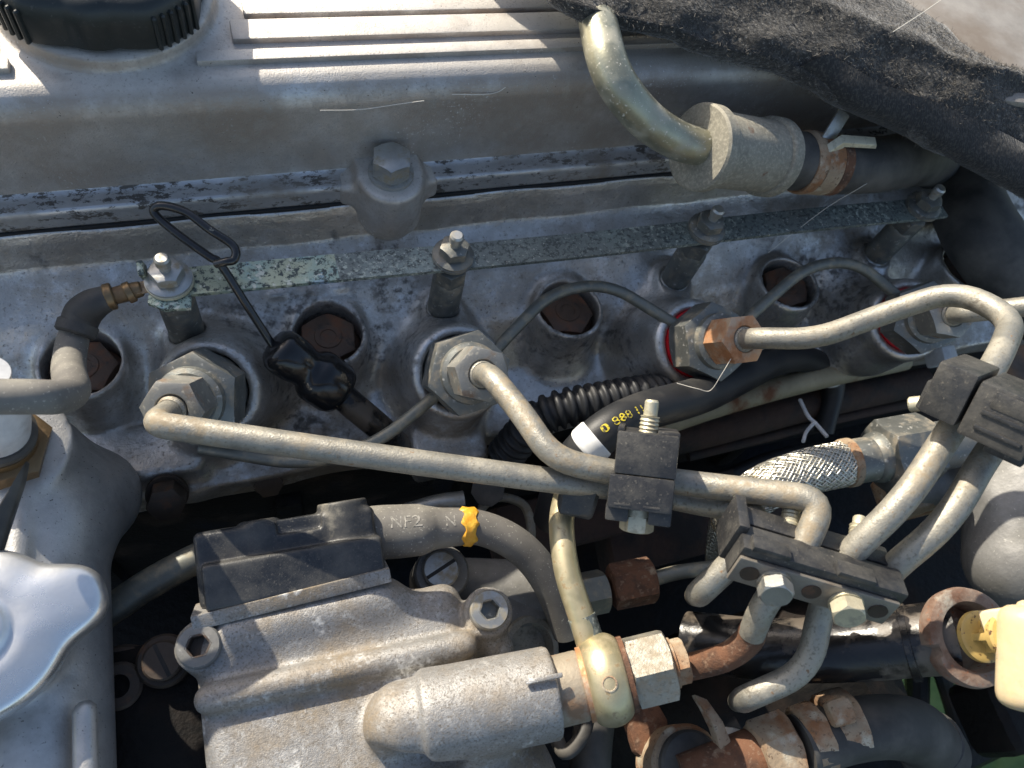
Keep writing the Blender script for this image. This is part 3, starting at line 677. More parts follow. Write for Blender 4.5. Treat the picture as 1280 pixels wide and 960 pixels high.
O = Z(1014, 700, 24); Fl = frame_x(O, Z(1118, 764, 22) - Z(907, 702, 22), camdir(O) * 0.66 + UP * 0.75)
cl = thing('pipe_clamp', 'long black pipe clamp gathering four pipes, with a bolted steel strip', 'pipe clamp', M=Fl, group='black plastic pipe clamps')
mk('clamp_half', xf(T(0, 5.6, -1), rbox((46, 7.4, 12), 0.8)), M_black, cl, local=True)
fr = mk('clamp_half', xf(T(0, -4.4, 0), rbox((49, 9.4, 12), 0.9)), M_black, cl, local=True)
for x in (-17, 8): mk('end_block', xf(T(x, -7.5, 6.9), rbox((11, 5, 2.2), 0.6)), M_black, fr, local=True)
mk('end_block', xf(T(-24.5, 3, 1), rbox((3.4, 13, 14.5), 0.8)), M_black, fr, local=True)
st = mk('steel_strip', xf(T(-0.5, -9.8, -1.8), rbox((47.5, 1.5, 9.6), 0.6)), M_strip, cl, local=True)
for x in (-19.5, -1, 19): mk('strip_hole', xf(frame((x, -10.5, -1.8), (0, -1, 0)), lathe([(2.7, 0), (2.7, 0.35), (2.2, 0.3)], 20)), M_bolt, st, local=True)
for x, mt in ((-12, M_steel), (9.5, M_cream)):
    bl = mk('clamp_bolt', xf(frame((x, -10.5, -2.2), (0, -1, 0)), join(lathe([(4.8, 0), (4.8, 0.9)], 28), hexnut(8.4, 0.9, 5.4, cham=0.7, rot=x))), mt, cl, local=True)
    mk('stud', xf(frame((x + 5, 8, 3), (0.06, 0.9, 0.45)), join(lathe([(2.5 + (0.3 if k % 2 else 0), k * 0.6) for k in range(12)], 20), lathe([(2.0, 6.8), (2.0, 9), (1.7, 9.6)], 20))), M_cream, bl, local=True)

O = Z(1224, 506, 59); Fr = imgframe(O, 46, -72, camdir(O) * 0.9 - UP * 0.15 - RT * 0.30)
cl = thing('pipe_clamp', 'chipped black pipe clamp at the right edge where the arched pipe dives through', 'pipe clamp', M=Fr, group='black plastic pipe clamps')
h1 = mk('clamp_half', xf(T(2.0, 6.4, 0), rbox((15.5, 10.4, 23), 0.9)), M_black, cl, local=True)
mk('end_block', xf(T(-2.5, 11.5, -2), rbox((9, 4.5, 15), 0.8)), M_black, h1, local=True)
h2 = mk('clamp_half', xf(T(1.0, -8.2, 0), rbox((16, 17, 23), 1.0)), M_black, cl, local=True)
mk('end_block', xf(T(5.5, -9, 10.4), rbox((5, 10, 3), 0.8)), M_black, h2, local=True)
mk('end_block', xf(T(-7.2, -12, 0), rbox((4, 10, 18), 0.8)), M_black, h2, local=True)
for x in (-4, 0.5, 5): mk('mould_rib', xf(T(x, 6.5, 10.2), rbox((1.3, 8.5, 1.0), 0.3)), M_black, h1, local=True)
for x in (-3, 1.5): mk('mould_rib', xf(T(x, -9, 11.7), rbox((1.3, 12, 1.0), 0.3)), M_black, h2, local=True)
bl = mk('clamp_bolt', xf(frame((-1, -14, 4), (0, -1, 0.3)), join(lathe([(5.2, 0), (5.2, 0.9)], 28), hexnut(9.0, 0.9, 6, cham=0.7))), M_cream, cl, local=True)
mk('stud', xf(frame((-5.5, 12, -1), (-0.5, 0.8, 0.1)), lathe([(2.3, -4), (2.3, 5), (1.9, 5.5)], 18)), M_cream, bl, local=True)

# =================================================================== dipstick
zz = 6
lp = [(341, 432, -20), (310, 384, -8), (276, 331, 4), (262, 321, 6), (228, 297, 9), (202, 276, 11), (192, 263, 13), (203, 257, 15), (232, 265, 15), (262, 287, 13), (288, 304, 11), (295, 315, 10), (292, 325, 9), (283, 327, 9), (270, 330, 7.2)]
ds = thing('oil_dipstick', 'black wire dipstick with a pointed loop handle and spool shaped rubber stopper', 'dipstick', Z(395, 470, -40))
mk('wire_handle', tube([Z(*p) for p in lp], 1.45, 12, 6, rnd=0.5), M_wire, ds)
a0, a1 = Z(345, 434, -20), Z(432, 494, -40); L = np.linalg.norm(a1 - a0)
prof = [(3.5, -1.6), (6.4, -0.8), (8.0, 1.0), (8.5, 3), (8.5, 8), (8.1, 10.5), (7.6, 12.5), (7.8, 14.5), (9.2, 16), (10.3, 18), (10.5, 20), (10.4, 27), (9.4, 29.5), (6, 30.5)]
mk('rubber_stopper', xf(frame(a0, a1 - a0), lathe([(r * 0.98, h) for r, h in prof], 48)), M_stop, ds, 180)
mk('dipstick_tube', tube([Z(412, 482, -40), Z(450, 514, -48), Z(486, 545, -62), Z(520, 580, -100), Z(540, 600, -150)], 5.4, 18), M_gloss, None, label='dark tube below the dipstick stopper going down into the gap', cat='tube')

# =================================================================== glow plug cable
cb = thing('glow_plug_cable', 'grey rubber cable with black elbow boot and brass crimp at the bus bar end', 'cable', Z(95, 490, -30))
mk('cable', tube([Z(100, 398, -12), Z(90, 430, -14), Z(86, 462, -8), Z(90, 488, 10), Z(70, 496, 22), Z(30, 496, 27), Z(-90, 496, 30)], [4.4, 4.9, 5.0, 4.9, 4.7, 4.7, 4.7], 20), M_rubgrey, cb)
bt = mk('boot', tube([Z(138, 371, -5), Z(118, 380, -6), Z(104, 392, -9), Z(96, 412, -12)], [4.0, 5.2, 5.8, 5.6], 22, rnd=0.8), M_rubber, cb)
mk('boot_lip', tube([Z(98, 405, -11.4), Z(94, 416, -12.4)], [6.4, 6.3], 22, rnd=0.6), M_rubber, bt)
tm = mk('crimp_terminal', tube([Z(134, 372, -5), Z(158, 366, -4), Z(176, 361, -3.5)], [2.8, 3.0, 2.6], 16, rnd=0.4), M_brass, cb)
mk('crimp_band', tube([Z(133, 372, -5), Z(141, 370, -5)], 4.5, 20, rnd=0.4), M_brass, tm)
mk('crimp_band', tube([Z(158, 367, -4), Z(165, 364, -3.8)], 3.6, 18, rnd=0.3), M_brass, tm)
c = Z(212, 352, -3); mk('ring_terminal', xf(frame((c[0], c[1], -3.2), (0, 0, 1)), lathe([(7.2, 0), (7.2, 0.9)], 28)), M_brass, tm)
q = Z(186, 358, -3); mk('ring_neck', xf(frame((q[0], q[1], -2.8), (0, 0, 1), (1, 0.15, 0)), rbox((9, 4.6, 1.0), 0.3)), M_rustlight, tm)

# =================================================================== breather pipe, hose, clamp
bp = [(742, -20, 50), (750, 40, 55), (768, 98, 52), (806, 148, 42), (848, 176, 34), (880, 184, 31)]
br = thing('breather_pipe', 'olive plated bent breather pipe with a fat drum collar leaving the felt', 'breather pipe', Z(900, 186, 20))
mk('tube', tube([Z(*p) for p in bp], 6.9, 28, 8), M_breather, br)
c0, c1 = Z(873, 184, 31), Z(966, 197, 19); L = np.linalg.norm(c1 - c0); ddr = nrm(c1 - c0)
dr = mk('drum', xf(frame(c0, ddr), lathe([(7.2, -0.6), (15.0, -0.4), (15.9, 0.3), (15.9, 4.6), (15.3, 5.2), (14.0, 5.5), (14.0, L - 5.8), (15.0, L - 5.5), (15.5, L - 4.8), (15.5, L - 0.5), (14.8, L)], 56)), M_collar, br)
mk('spigot', xf(frame(c1, ddr), lathe([(10.2, -1), (10.2, 8)], 40)), M_gloss, br)
h0 = c1 + ddr * 4.6
hp = [h0, Z(1035, 206, 14), Z(1095, 206, 11), Z(1135, 200, 6), Z(1162, 200, -10), Z(1172, 214, -36)]
hs = thing('breather_hose', 'grey rubber hose elbow fitted to the right end of the breather drum', 'hose', h0)
mk('hose', tube(hp, [11.6, 11.8, 11.8, 12.1, 12.4, 12.4], 32, 8), M_rubber, hs)
ck = thing('hose_clamp', 'rusty spring clamp with two bent tongues round the breather hose', 'hose clamp', Z(1045, 205, 0))
cc = catmull(np.array(hp), 8); i = 6; dcl = nrm(cc[i + 1] - cc[i]); Fk = frame(cc[i], dcl, (0, 0, 1))
mk('band', xf(Fk, lathe([(11.8, -4), (12.5, -4), (12.5, 4), (11.8, 4)], 48)), M_rustlight, ck)
mk('band', xf(Fk, lathe([(11.8, 4.4), (12.3, 4.4), (12.3, 9), (11.8, 9)], 48)), M_rust, ck)
t0, t1 = Z(1034, 178, 24), Z(1052, 142, 36)
mk('tongue', xf(imgframe((t0 + t1) / 2, 18, -36, nrm(CAM * 0 + (0.1, -0.75, 0.65))), rbox((15, 6.6, 1.0), 0.45)), M_steel, ck)
mk('tongue', slab([Z(1036, 190, 27), Z(1054, 178, 29), Z(1096, 181, 30), Z(1095, 186, 28), Z(1056, 184, 27), Z(1038, 196, 25)], (0, 3, 1.2), 0.2), M_cream, ck)
mk('rust_flake', rough_up(xf(Fk, lathe([(12.1, -9), (12.9, -7.5), (12.8, -4.4), (12.1, -4.2)], 40)), 0.5, 0.25), M_rustlight, ck)

# =================================================================== felt blanket
ST = [((560, -150, 66), (900, -230, 62)), ((705, -4, 60), (985, -90, 55)), ((790, 26, 58), (1045, -44, 54)), ((865, 52, 54), (1100, -14, 52)),
      ((930, 74, 51), (1140, 14, 51)), ((1000, 92, 48), (1176, 40, 51)), ((1055, 126, 43), (1210, 62, 50)), ((1105, 146, 40), (1242, 78, 49)),
      ((1165, 172, 36), (1275, 88, 47)), ((1225, 204, 31), (1315, 104, 43)), ((1300, 245, 24), (1380, 140, 36))]
Lw = catmull([Z(*s[0]) for s in ST], 9); Up = catmull([Z(*s[1]) for s in ST], 9)
rs = []; top = []
for i, (l, u) in enumerate(zip(Lw, Up)):
    d = u - l; W_ = np.linalg.norm(d); e = d / W_; nz = nrm(np.cross(np.gradient(Lw, axis=0)[i], e)); nz = nz if nz[2] > 0 else -nz
    t = 4.2; row = []
    for v in np.linspace(0, 1, 22):                                          # upper side, far to near
        bul = 5.0 * math.sin(math.pi * v) ** 1.0 + 3.2 * math.exp(-((v - 0.40 - 0.15 * math.sin(i * 0.06)) / 0.09) ** 2) * min(1, i / 30)
        row.append(u - d * v * 0.985 + nz * (bul + t * (1 if 0.02 < v < 0.97 else 0.6)))
    for s in np.linspace(0.25, 0.75, 5): an = math.pi * s; row.append(l - e * (math.sin(an) * t) + nz * (math.cos(an) * t))
    for v in np.linspace(0, 1, 8): row.append(l + d * v * 0.985 - nz * t * 0.9)
    rs.append(np.array(row))
felt = thing('felt_blanket', 'fuzzy black felt insulation blanket draped over the back of the engine', 'felt blanket', Z(1000, 60, 50))
FV, FF = rough_up(rough_up(rings(rs), 2.4, 0.045, 3), 0.8, 0.22, 5)
mk('felt_sheet', (FV, FF), M_felt, felt, 180)
hem = []
for i in range(44, len(Lw)):
    l, u = Lw[i], Up[i]; d = u - l; e_ = nrm(d); nz = nrm(np.cross(np.gradient(Lw, axis=0)[i], e_)); nz = nz if nz[2] > 0 else -nz
    k_ = min(1, (i - 44) / 14); o_ = l - e_ * 4.6 * k_
    hem.append(np.array([o_ + e_ * t_ * 17 * (0.55 + 0.45 * k_) + nz * h_ for t_, h_ in ((0, 1.0), (0.05, 4.6), (0.3, 6.4), (0.6, 7.6), (0.95, 8.4), (1, 7.4), (0.6, 3.0), (0.05, -2.0))]))
M_hem = mat('woven_hem', (0.026, 0.026, 0.026), 0.8, 0.0, [dict(s=(0.9, 0.9, 0.9), lo=0.5, hi=0.62, c=(0.06, 0.056, 0.05), det=3)], [({'s': (2.2, 0.5, 0.5), 'det': 1}, 0.5)], sheen=0.2, spec=0.2)
mk('woven_hem', rough_up(rings(hem), 0.6, 0.08), M_hem, felt, 60)
n = len(rs[0]); fv, ff = [], []
for k in range(15000):
    i = rng.integers(1, len(rs) - 1); j = rng.integers(1, 27)
    p = FV[i * n + j] + (FV[(i + 1) * n + j] - FV[i * n + j]) * rng.random() + (FV[i * n + (j + 1)] - FV[i * n + j]) * rng.random()
    nn = nrm(np.cross(FV[(i + 1) * n + j] - FV[i * n + j], FV[i * n + j + 1] - FV[i * n + j])); nn = nn if nn[2] > -0.2 else -nn
    d = nrm(rng.normal(size=3) + nn * 0.35); L = rng.uniform(1.0, 3.0); w_ = nrm(np.cross(d, rng.normal(size=3))) * 0.07
    q = p + d * L * 0.55; e2 = nrm(d + rng.normal(size=3) * 0.6); r_ = q + e2 * L * 0.45
    b0 = len(fv); fv += [p - w_, p + w_, q - w_, q + w_, r_]; ff += [[b0, b0 + 1, b0 + 3, b0 + 2], [b0 + 2, b0 + 3, b0 + 4]]
mk('fibre_fuzz', (fv, ff), M_fibre, felt, 0, kind='stuff')

# back panel and big dark hose at the upper right
P = [Z(*p, 49) for p in ((1040, -120), (1500, -200), (1500, 150), (1200, 120))]
mk('bulkhead_panel', slab(P, (0, 0, -5), 1.5), M_panel, None, label='dull tan metal panel behind the felt in the upper right corner', cat='panel')
mk('coolant_hose', tube([Z(1185, 190, -30), Z(1205, 245, -22), Z(1232, 300, -20), Z(1290, 370, -28), Z(1380, 440, -40)], [15, 16.5, 17, 17, 17], 32), M_rubber, None, label='thick black coolant hose dropping from the felt at the right edge', cat='hose')

# =================================================================== injection pump
pz = -31
g = G((-60, -45, -80), (110, 92, 4), 1.0)
a_, b_ = Z(250, 800, pz), Z(560, 742, pz)
x0, x1 = Z(246, 880, pz)[0], Z(600, 830, pz)[0]; y1 = Z(420, 748, pz)[1]
f = g.box(((x0 + x1) / 2, (y1 - 60) / 2 - 2, pz - 30), ((x1 - x0) / 2, (y1 + 60) / 2, 30), 6.5) + 0 * g.x
xr = Z(690, 960, pz)[0]
f = su(f, g.box(((x0 + xr) / 2, -38, pz - 32), ((xr - x0) / 2, 42, 28), 6), 6)
f = su(f, g.cap(Z(262, 874, pz + 1), Z(580, 806, pz + 1), 4.4), 2.0)                       # long raised ridge
f = su(f, g.cap(Z(290, 790, pz - 2), Z(480, 745, pz - 2), 6), 8)
c1_, c2_ = Z(252, 806, pz), Z(611, 764, pz + 2)
f = su(f, g.cyl((c1_[0], c1_[1], -70), (c1_[0], c1_[1], pz), 8, 1.0), 2.5)
f = su(f, g.cyl((c2_[0], c2_[1], -70), (c2_[0], c2_[1], pz + 2), 8.2, 1.0), 2.5)
f = su(f, g.cap(Z(600, 790, pz - 6), Z(622, 812, pz - 8), 5.5), 4)
q0, q1 = Z(505, 903, -24), Z(692, 865, -19)
f = su(f, g.cap(q0, Z(540, 895, -23), 12.0), 4)
f = su(f, g.cyl(Z(530, 897, -23), q1, 13.6, 0.9), 3)
f = su(f, g.cap(Z(560, 930, -40), Z(640, 985, -42), 13), 10)
f = ss(f, g.cap(Z(480, 960, -22), Z(560, 940, -28), 5), 6)
pump = thing('injection_pump', 'sunlit cast aluminium injection pump with a ridge and a fat outlet boss', 'injection pump', (20, 30, -80))
mk('pump_casting', g.net(f), M_pump, pump, 180)
d_ = nrm(q1 - Z(530, 897, -23)); mt = xf(frame(Z(680, 848, -4.5), d_, (0, 0, 1)), rbox((1.4, 1.4, 11), 0.4)); mk('alignment_mark', mt, M_pump, pump)
def screw(px, py, z, r, kind, m, parent, ring=None):
    c = Z(px, py, z); Fs = frame(c, nrm((0.0, -0.08, 1)))
    if kind == 'hex':
        pr = [(r, -6), (r, 1.6), (r * 0.92, 2.3), (r * 0.52, 2.4)]
        s = mk('cap_screw', xf(Fs, lathe(pr, 36, cap1=False)), m, parent)
        a6 = np.arange(6) * math.pi / 3; hx = lambda h, rr: np.c_[rr * np.cos(a6), rr * np.sin(a6), np.full(6, h)]
        mk('hex_socket', xf(Fs, rings([hx(2.42, r * 0.60), hx(2.3, r * 0.50), hx(-1.4, r * 0.46)], True, False, True)), M_bolt if m is not M_steel else M_nut, s, 0)
    else:
        s = mk('slotted_screw', xf(Fs, lathe([(r, -6), (r, 0.6), (r * 0.9, 1.2)], 36)), m, parent)
        mk('slot', xf(frame(c + np.array([0, 0, 1.0]), (0, -0.08, 1), (math.cos(kind), math.sin(kind), 0)), rbox((r * 1.8, 1.3, 0.6), 0.1)), M_gasket, s)
    return s
screw(249, 808, pz + 2, 6.5, 'hex', M_grime, pump)
screw(611, 763, pz + 4, 6.4, 'hex', M_steel, pump)
# black cover on the pump, with its mounting plate
Oc = Z(362, 692, -34); Fc = imgframe(Oc, 210, -33, camdir(Oc) * 0.96 - UP * 0.05)
fp = imgframe(Z(368, 741, -31), 225, -38, camdir(Oc) * 0.9 - UP * 0.2)
mk('mounting_plate', xf(fp, rbox((60.5, 4.6, 14), 0.5)), M_pump, pump)
g = G((-34, -16, -16), (34, 17, 17), 0.7)
f = g.box((0, -0.3, -1), (28, 11.8, 10.8), 2.0) + 0 * g.x
f = su(f, g.box((1.5, -5.4, 1.5), (27.5, 7.0, 12.5), 1.2), 1.0)
f = su(f, g.cyl((-8.5, -2, 4), (-8.5, 12.6, 4), 6.0, 0.8), 1.5)
f = su(f, g.cyl((18.5, -2, 3.0), (18.5, 14.4, 3.0), 8.2, 0.8), 1.5)
f = ss(f, g.box((4, 10.5, 11), (7, 3.5, 3.0), 0.8), 0.8)
f = ss(f, g.cyl((16.5, 8, 6.5), (16.5, 20, 6.5), 2.1, 0.2), 0.6)
Vb, Fb = g.net(f)
blk2 = mk('solenoid_cover', xf(Fc, (Vb, Fb.tolist())), M_block, None, 180, label='black plastic cover block on the pump, striped by sun and shade', cat='cover')

# banjo outlet
ban = thing('banjo_union', 'plated banjo union with hex bolt on the end of the pump outlet boss', 'banjo union', Z(755, 850, -18))
ax0 = q1; ax1 = Z(855, 825, -8); da = nrm(ax1 - ax0); Fb_ = frame(ax0, da, (0, 0, 1))
def along(px): 
    best = min(np.linspace(0, 70, 700), key=lambda s: abs(640 + FPX * ((R.T @ (ax0 + da * s - CAM))[0] / -(R.T @ (ax0 + da * s - CAM))[2]) - px)); return best
s1, s2, s3, s4, s5, s6 = [along(p) for p in (730, 733, 782, 786, 838, 858)]
mk('outlet_neck', xf(Fb_, lathe([(10.4, -2), (10.4, s1 - 1), (10.0, s1)], 40)), M_neckrust, ban)
mk('copper_washer', xf(Fb_, lathe([(11, s1 - 0.2), (11, s2 + 0.4)], 40)), M_copper, ban)
w_ = s3 - s2; pr = [(10.6, s2 + 0.2)] + [(10.8 + 3.0 * math.sin(math.pi * t) ** 0.6, s2 + 0.3 + (w_ - 0.6) * t) for t in np.linspace(0.03, 0.97, 14)] + [(10.6, s3 - 0.2)]
ey = mk('banjo_eye', xf(Fb_, lathe(pr, 56)), M_ypipe, ban)
pc = toward(ax0 + da * ((s2 + s3) / 2), 762, 855, 13.6); mk('dimple', xf(frame(pc, nrm(pc - ax0 - da * ((s2 + s3) / 2))), lathe([(2.3, -0.6), (2.3, 0.15), (1.9, 0.25), (1.7, -0.2)], 24)), M_rustlight, ey)
mk('copper_washer', xf(Fb_, lathe([(11.2, s3 - 0.3), (11.2, s4 + 0.2)], 40)), M_rust, ban)
mk('hex_nut', xf(Fb_, hexnut(19.5, s4, s5, cham=0.5, rot=0.2)), M_pipe, ban)
mk('bolt_end', xf(Fb_, join(hexnut(12, s5 - 0.5, s6, cham=0.5, rot=0.4), lathe([(7.5, s5 - 0.5), (7.5, s5 + 1.2)], 28))), M_rustlight, ban)
bz = [(715, 600, -22), (706, 625, -14), (702, 660, -10), (709, 715, -10), (728, 775, -12), (740, 815, -15)]
mk('outlet_pipe', tube([Z(*p) for p in bz], 4.15, 24, 8), M_ypipe, ban)
mk('pipe_sleeve', tube([Z(727, 770, -12), Z(737, 800, -14)], 4.45, 24, 4), M_bar, ban)

# overflow hose with paint daub
oh = thing('return_hose', 'grey rubber hose with an orange yellow paint daub beside the black pump cover', 'hose', Z(600, 655, -38))
hp = [(440, 672, -36), (470, 666, -36), (500, 664, -36), (525, 662, -36), (548, 660, -37), (600, 660, -38), (650, 684, -42), (686, 728, -50), (712, 790, -62)]
hr = [9.3, 9.3, 9.2, 8.9, 7.2, 6.2, 6.2, 6.2, 6.2]
mk('hose', tube([Z(*p) for p in hp], hr, 28, 10), M_rubgrey, oh)
hc = catmull([Z(*p) for p in hp], 10); HR = np.interp(np.linspace(0, len(hp) - 1, len(hc)), np.arange(len(hp)), hr)
Tn, Nn, Bn = pframes(hc)
def wrap(C, rr, i0, i1, a0, a1, lift, n=26, jag=0.0):
    """a thin patch lying on a swept hose between stations i0..i1, angles a0..a1 about it (0 = towards the camera)"""
    T_, N_, B_ = pframes(C); outer, inner = [], []
    st_ = np.linspace(i0, i1, 9); V, F = [], []
    for si, s in enumerate(st_):
        i = int(s); fr_ = s - i; i2 = min(i + 1, len(C) - 1); c = C[i] * (1 - fr_) + C[i2] * fr_; r_ = rr[i] * (1 - fr_) + rr[i2] * fr_
        t = nrm(T_[i]); k = CAM - c; k = nrm(k - t * (k @ t)); sd_ = np.cross(t, k)
        for j, an in enumerate(np.linspace(a0, a1, n)):
            off = t * (jag * math.sin(an * 7 + si * 0.3) * (1 if si in (0, 8) else 0.4))
            V.append(c + off + (k * math.cos(an) + sd_ * math.sin(an)) * (r_ + lift * (1 if 0 < si < 8 and 0 < j < n - 1 else 0.1)))
    for s in range(8):
        for j in range(n - 1): F.append([s * n + j, s * n + j + 1, (s + 1) * n + j + 1, (s + 1) * n + j])
    return V, F
mk('paint_daub', rough_up(wrap(hc, HR, 45.5, 48.6, -1.5, 1.4, 0.7, jag=0.7), 0.5, 0.35), M_ypaint, oh)
def text_on(txt, C, rr, s0, size, side, m, parent, flip=False, name='printed_marking', step=0.72, ang=0.0):
    """letters laid one by one on a hose: baseline along the hose"""
    T_, N_, B_ = pframes(C); arc = np.r_[0, np.cumsum(np.linalg.norm(np.diff(C, axis=0), axis=1))]; allV, allF, n0 = [], [], 0
    cu = bpy.data.curves.new('txt', 'FONT'); cu.body = txt; cu.size = size; cu.resolution_u = 2
    ob = bpy.data.objects.new('txt', cu); COL.objects.link(ob); dg = bpy.context.evaluated_depsgraph_get()
    me = bpy.data.meshes.new_from_object(ob.evaluated_get(dg)); V = np.array([v.co[:] for v in me.vertices]); F = [list(p.vertices) for p in me.polygons]
    bpy.data.objects.remove(ob); bpy.data.curves.remove(cu); bpy.data.meshes.remove(me)
    if not len(V): return
    out = []
    for x, y, _ in V:
        s = s0 + (-x if flip else x); y2 = -y if flip else y
        c = np.array([np.interp(s, arc, C[:, k]) for k in range(3)]); i = int(np.clip(np.searchsorted(arc, s), 1, len(C) - 1)); t = T_[i]; r_ = np.interp(s, arc, rr) + 0.12
        k = nrm(CAM - c); k = nrm(k - t * (k @ t)); sd_ = np.cross(k, t); an = ang + (y2 + side) / r_
        out.append(c + (k * math.cos(an) + sd_ * math.sin(an)) * r_)
    mk(name, (out, F), m, parent, 0)
arc = np.r_[0, np.cumsum(np.linalg.norm(np.diff(hc, axis=0), axis=1))]
text_on('NF2', hc, HR, arc[15], 6.0, 1.2, M_wink, oh); text_on('N', hc, HR, arc[41], 5.6, 0.4, M_wink, oh)

# bits of metal around the pump
lg = thing('slotted_plug', 'slotted round screw plug in a grey lug behind the pump cover', 'screw plug', Z(555, 713, -48), group='slotted plugs on the pump')
c = Z(552, 716, -52); mk('lug', xf(frame(c, (0, -0.1, 1)), lathe([(10.0, -20), (10.0, 0.6), (9.2, 1.6)], 36)), M_grime, lg)
screw(551, 712, -48, 6.6, 0.35, M_steel, lg)
lg = thing('slotted_plug', 'slotted round screw plug coloured dark for shade at the left corner of the pump', 'screw plug', Z(205, 825, -48), group='slotted plugs on the pump')
c = Z(205, 826, -52); mk('lug', xf(frame(c, (0, -0.1, 1)), lathe([(8.4, -20), (8.4, 0.6), (7.6, 1.6)], 36)), M_bolt, lg)  # darker material than its twin: the shade is put into the colour
screw(203, 826, -48, 6.2, -1.25, M_bolt, lg)
lg = thing('pump_flange_bolt', 'socket bolt, coloured dark for shade, in a round washer between coolant neck and pump', 'bolt', Z(150, 860, -60))
c = Z(152, 858, -58); Fs = frame(c, (0, -0.1, 1))
mk('washer_boss', xf(Fs, lathe([(13, -20), (13, 0), (12, 1.2), (9.5, 1.4), (9.2, 0.2)], 44)), M_bolt, lg)  # dark material on washer and bolt stands in for the shadow there
mk('bolt_head', xf(Fs, lathe([(7.4, -4), (7.4, 4.4), (6.4, 5.2), (3.6, 5.2), (3.4, 1.5)], 32)), M_bolt, lg)
c = Z(200, 930, -75); mk('pump_bracket', rough_up(xf(frame(c, (0, 0, 1)), rbox((36, 60, 40), 4)), 1, 0.05), M_dark, None, label='black greasy pump bracket in the shade left of the pump casting', cat='bracket')
pl = thing('front_pipe', 'dark speckled pipe slanting from the coolant neck behind the pump cover', 'pipe', Z(190, 725, -60))
mk('tube', tube([Z(90, 790, -66), Z(130, 768, -64), Z(190, 728, -60), Z(260, 692, -58), Z(330, 670, -60)], 5.4, 20), M_thin, pl)

# delivery valve and feed lines below the hoses
dv = thing('delivery_valve', 'grey pump delivery cylinder with a rust brown hex nut behind the outlet pipe', 'delivery valve', Z(650, 740, -80))
e0, e1 = Z(585, 738, -76), Z(706, 742, -72); de = nrm(e1 - e0)
mk('valve_barrel', xf(frame(e0, de), lathe([(10.5, -6), (12.5, -4), (12.5, np.linalg.norm(e1 - e0) - 2), (11, np.linalg.norm(e1 - e0))], 36)), M_grime, dv)
n0_, n1_ = Z(722, 745, -70), Z(756, 738, -70); mk('zinc_nut', xf(frame(n0_, n1_ - n0_), hexnut(15, 0, np.linalg.norm(n1_ - n0_), cham=0.5)), M_thin, dv)
n0_, n1_ = Z(764, 734, -69), Z(816, 724, -67); mk('rusty_nut', xf(frame(n0_, n1_ - n0_), hexnut(16, 0, np.linalg.norm(n1_ - n0_), cham=0.6, rot=0.3)), M_rust, dv)
mk('feed_pipe', tube([n1_, Z(850, 715, -66), Z(920, 706, -64)], 3.0, 16), M_thin, dv)
dv = thing('delivery_valve', 'pale ringed delivery fitting half hidden behind the outlet boss', 'delivery valve', Z(660, 810, -70))
c = Z(664, 812, -66); Fs = frame(c, (0.35, -0.25, 1))
mk('collar_ring', xf(Fs, lathe([(12.5, -14), (12.5, 0), (11.8, 0.8), (9.6, 0.8), (9.2, -4)], 40)), M_pipe, dv)
c2 = Z(655, 762, -72); mk('side_lug', xf(frame(c2, (0.2, 0.1, 1)), rbox((22, 14, 16), 2.5)), M_grime, dv)
tb = thing('vacuum_stub', 'small steel tube stub plugged into a black elbow below the long pipe', 'tube', Z(540, 628, -80))
mk('stub', tube([Z(490, 645, -78), Z(545, 630, -76), Z(580, 625, -75)], [3.4, 3.8, 3.9], 18), M_steel, tb)
mk('elbow', xf(imgframe(Z(610, 612, -74), 1, -0.2, camdir(Z(610, 612, -74))), hexnut(13, -8, 8, sides=8, sub=4)), M_rubber, tb)
mk('steel_loop', tube([Z(612, 662, -90), Z(600, 640, -88), Z(622, 622, -86), Z(655, 632, -86), Z(664, 668, -88), Z(655, 700, -92)], 2.0, 10), M_pipe, None, label='pale steel loop bracket behind the paint daubed hose', cat='bracket')
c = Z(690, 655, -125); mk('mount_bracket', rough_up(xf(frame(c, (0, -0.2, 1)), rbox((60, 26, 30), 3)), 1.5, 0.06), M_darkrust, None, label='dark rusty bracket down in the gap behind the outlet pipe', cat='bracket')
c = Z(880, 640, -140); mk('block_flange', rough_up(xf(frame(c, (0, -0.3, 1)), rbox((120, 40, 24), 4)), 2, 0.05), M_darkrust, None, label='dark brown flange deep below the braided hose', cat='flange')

# conduit and taped cable behind the middle clamp
P = catmull([Z(630, 570, -70), Z(680, 520, -44), Z(760, 500, -40), Z(830, 490, -48), Z(900, 486, -84)], 20)
cn = thing('corrugated_conduit', 'black corrugated conduit running below the middle injectors', 'conduit', P[0])
T_, N_, B_ = pframes(P); aa = np.linspace(0, 2 * np.pi, 24, endpoint=False); arc2 = np.r_[0, np.cumsum(np.linalg.norm(np.diff(P, axis=0), axis=1))]
Q = np.linspace(0, arc2[-1], 300); Pq = np.c_[[np.interp(Q, arc2, P[:, k]) for k in range(3)]].T; T_, N_, B_ = pframes(Pq)
mk('corrugated_sleeve', rings([Pq[i] + (7.2 + 1.0 * math.tanh(2.2 * math.sin(Q[i] * 2 * math.pi / 4.4))) * (np.outer(np.cos(aa), N_[i]) + np.outer(np.sin(aa), B_[i])) for i in range(300)]), M_navy, cn, 180)
kp = [(690, 650, -60), (710, 590, -36), (748, 546, -22), (800, 516, -22), (880, 492, -34), (985, 448, -62), (1040, 470, -86), (1030, 540, -104)]
kc = catmull([Z(*p) for p in kp], 12); kr = np.full(len(kc), 7.6); kr[48:] = np.linspace(7.6, 5.0, len(kc) - 48)
ka = thing('taped_cable', 'black cable with white tape and yellow printed figures behind the middle clamp', 'cable', kc[0])
mk('cable', tube(kc, list(kr), 24, smooth=False), M_navy, ka)
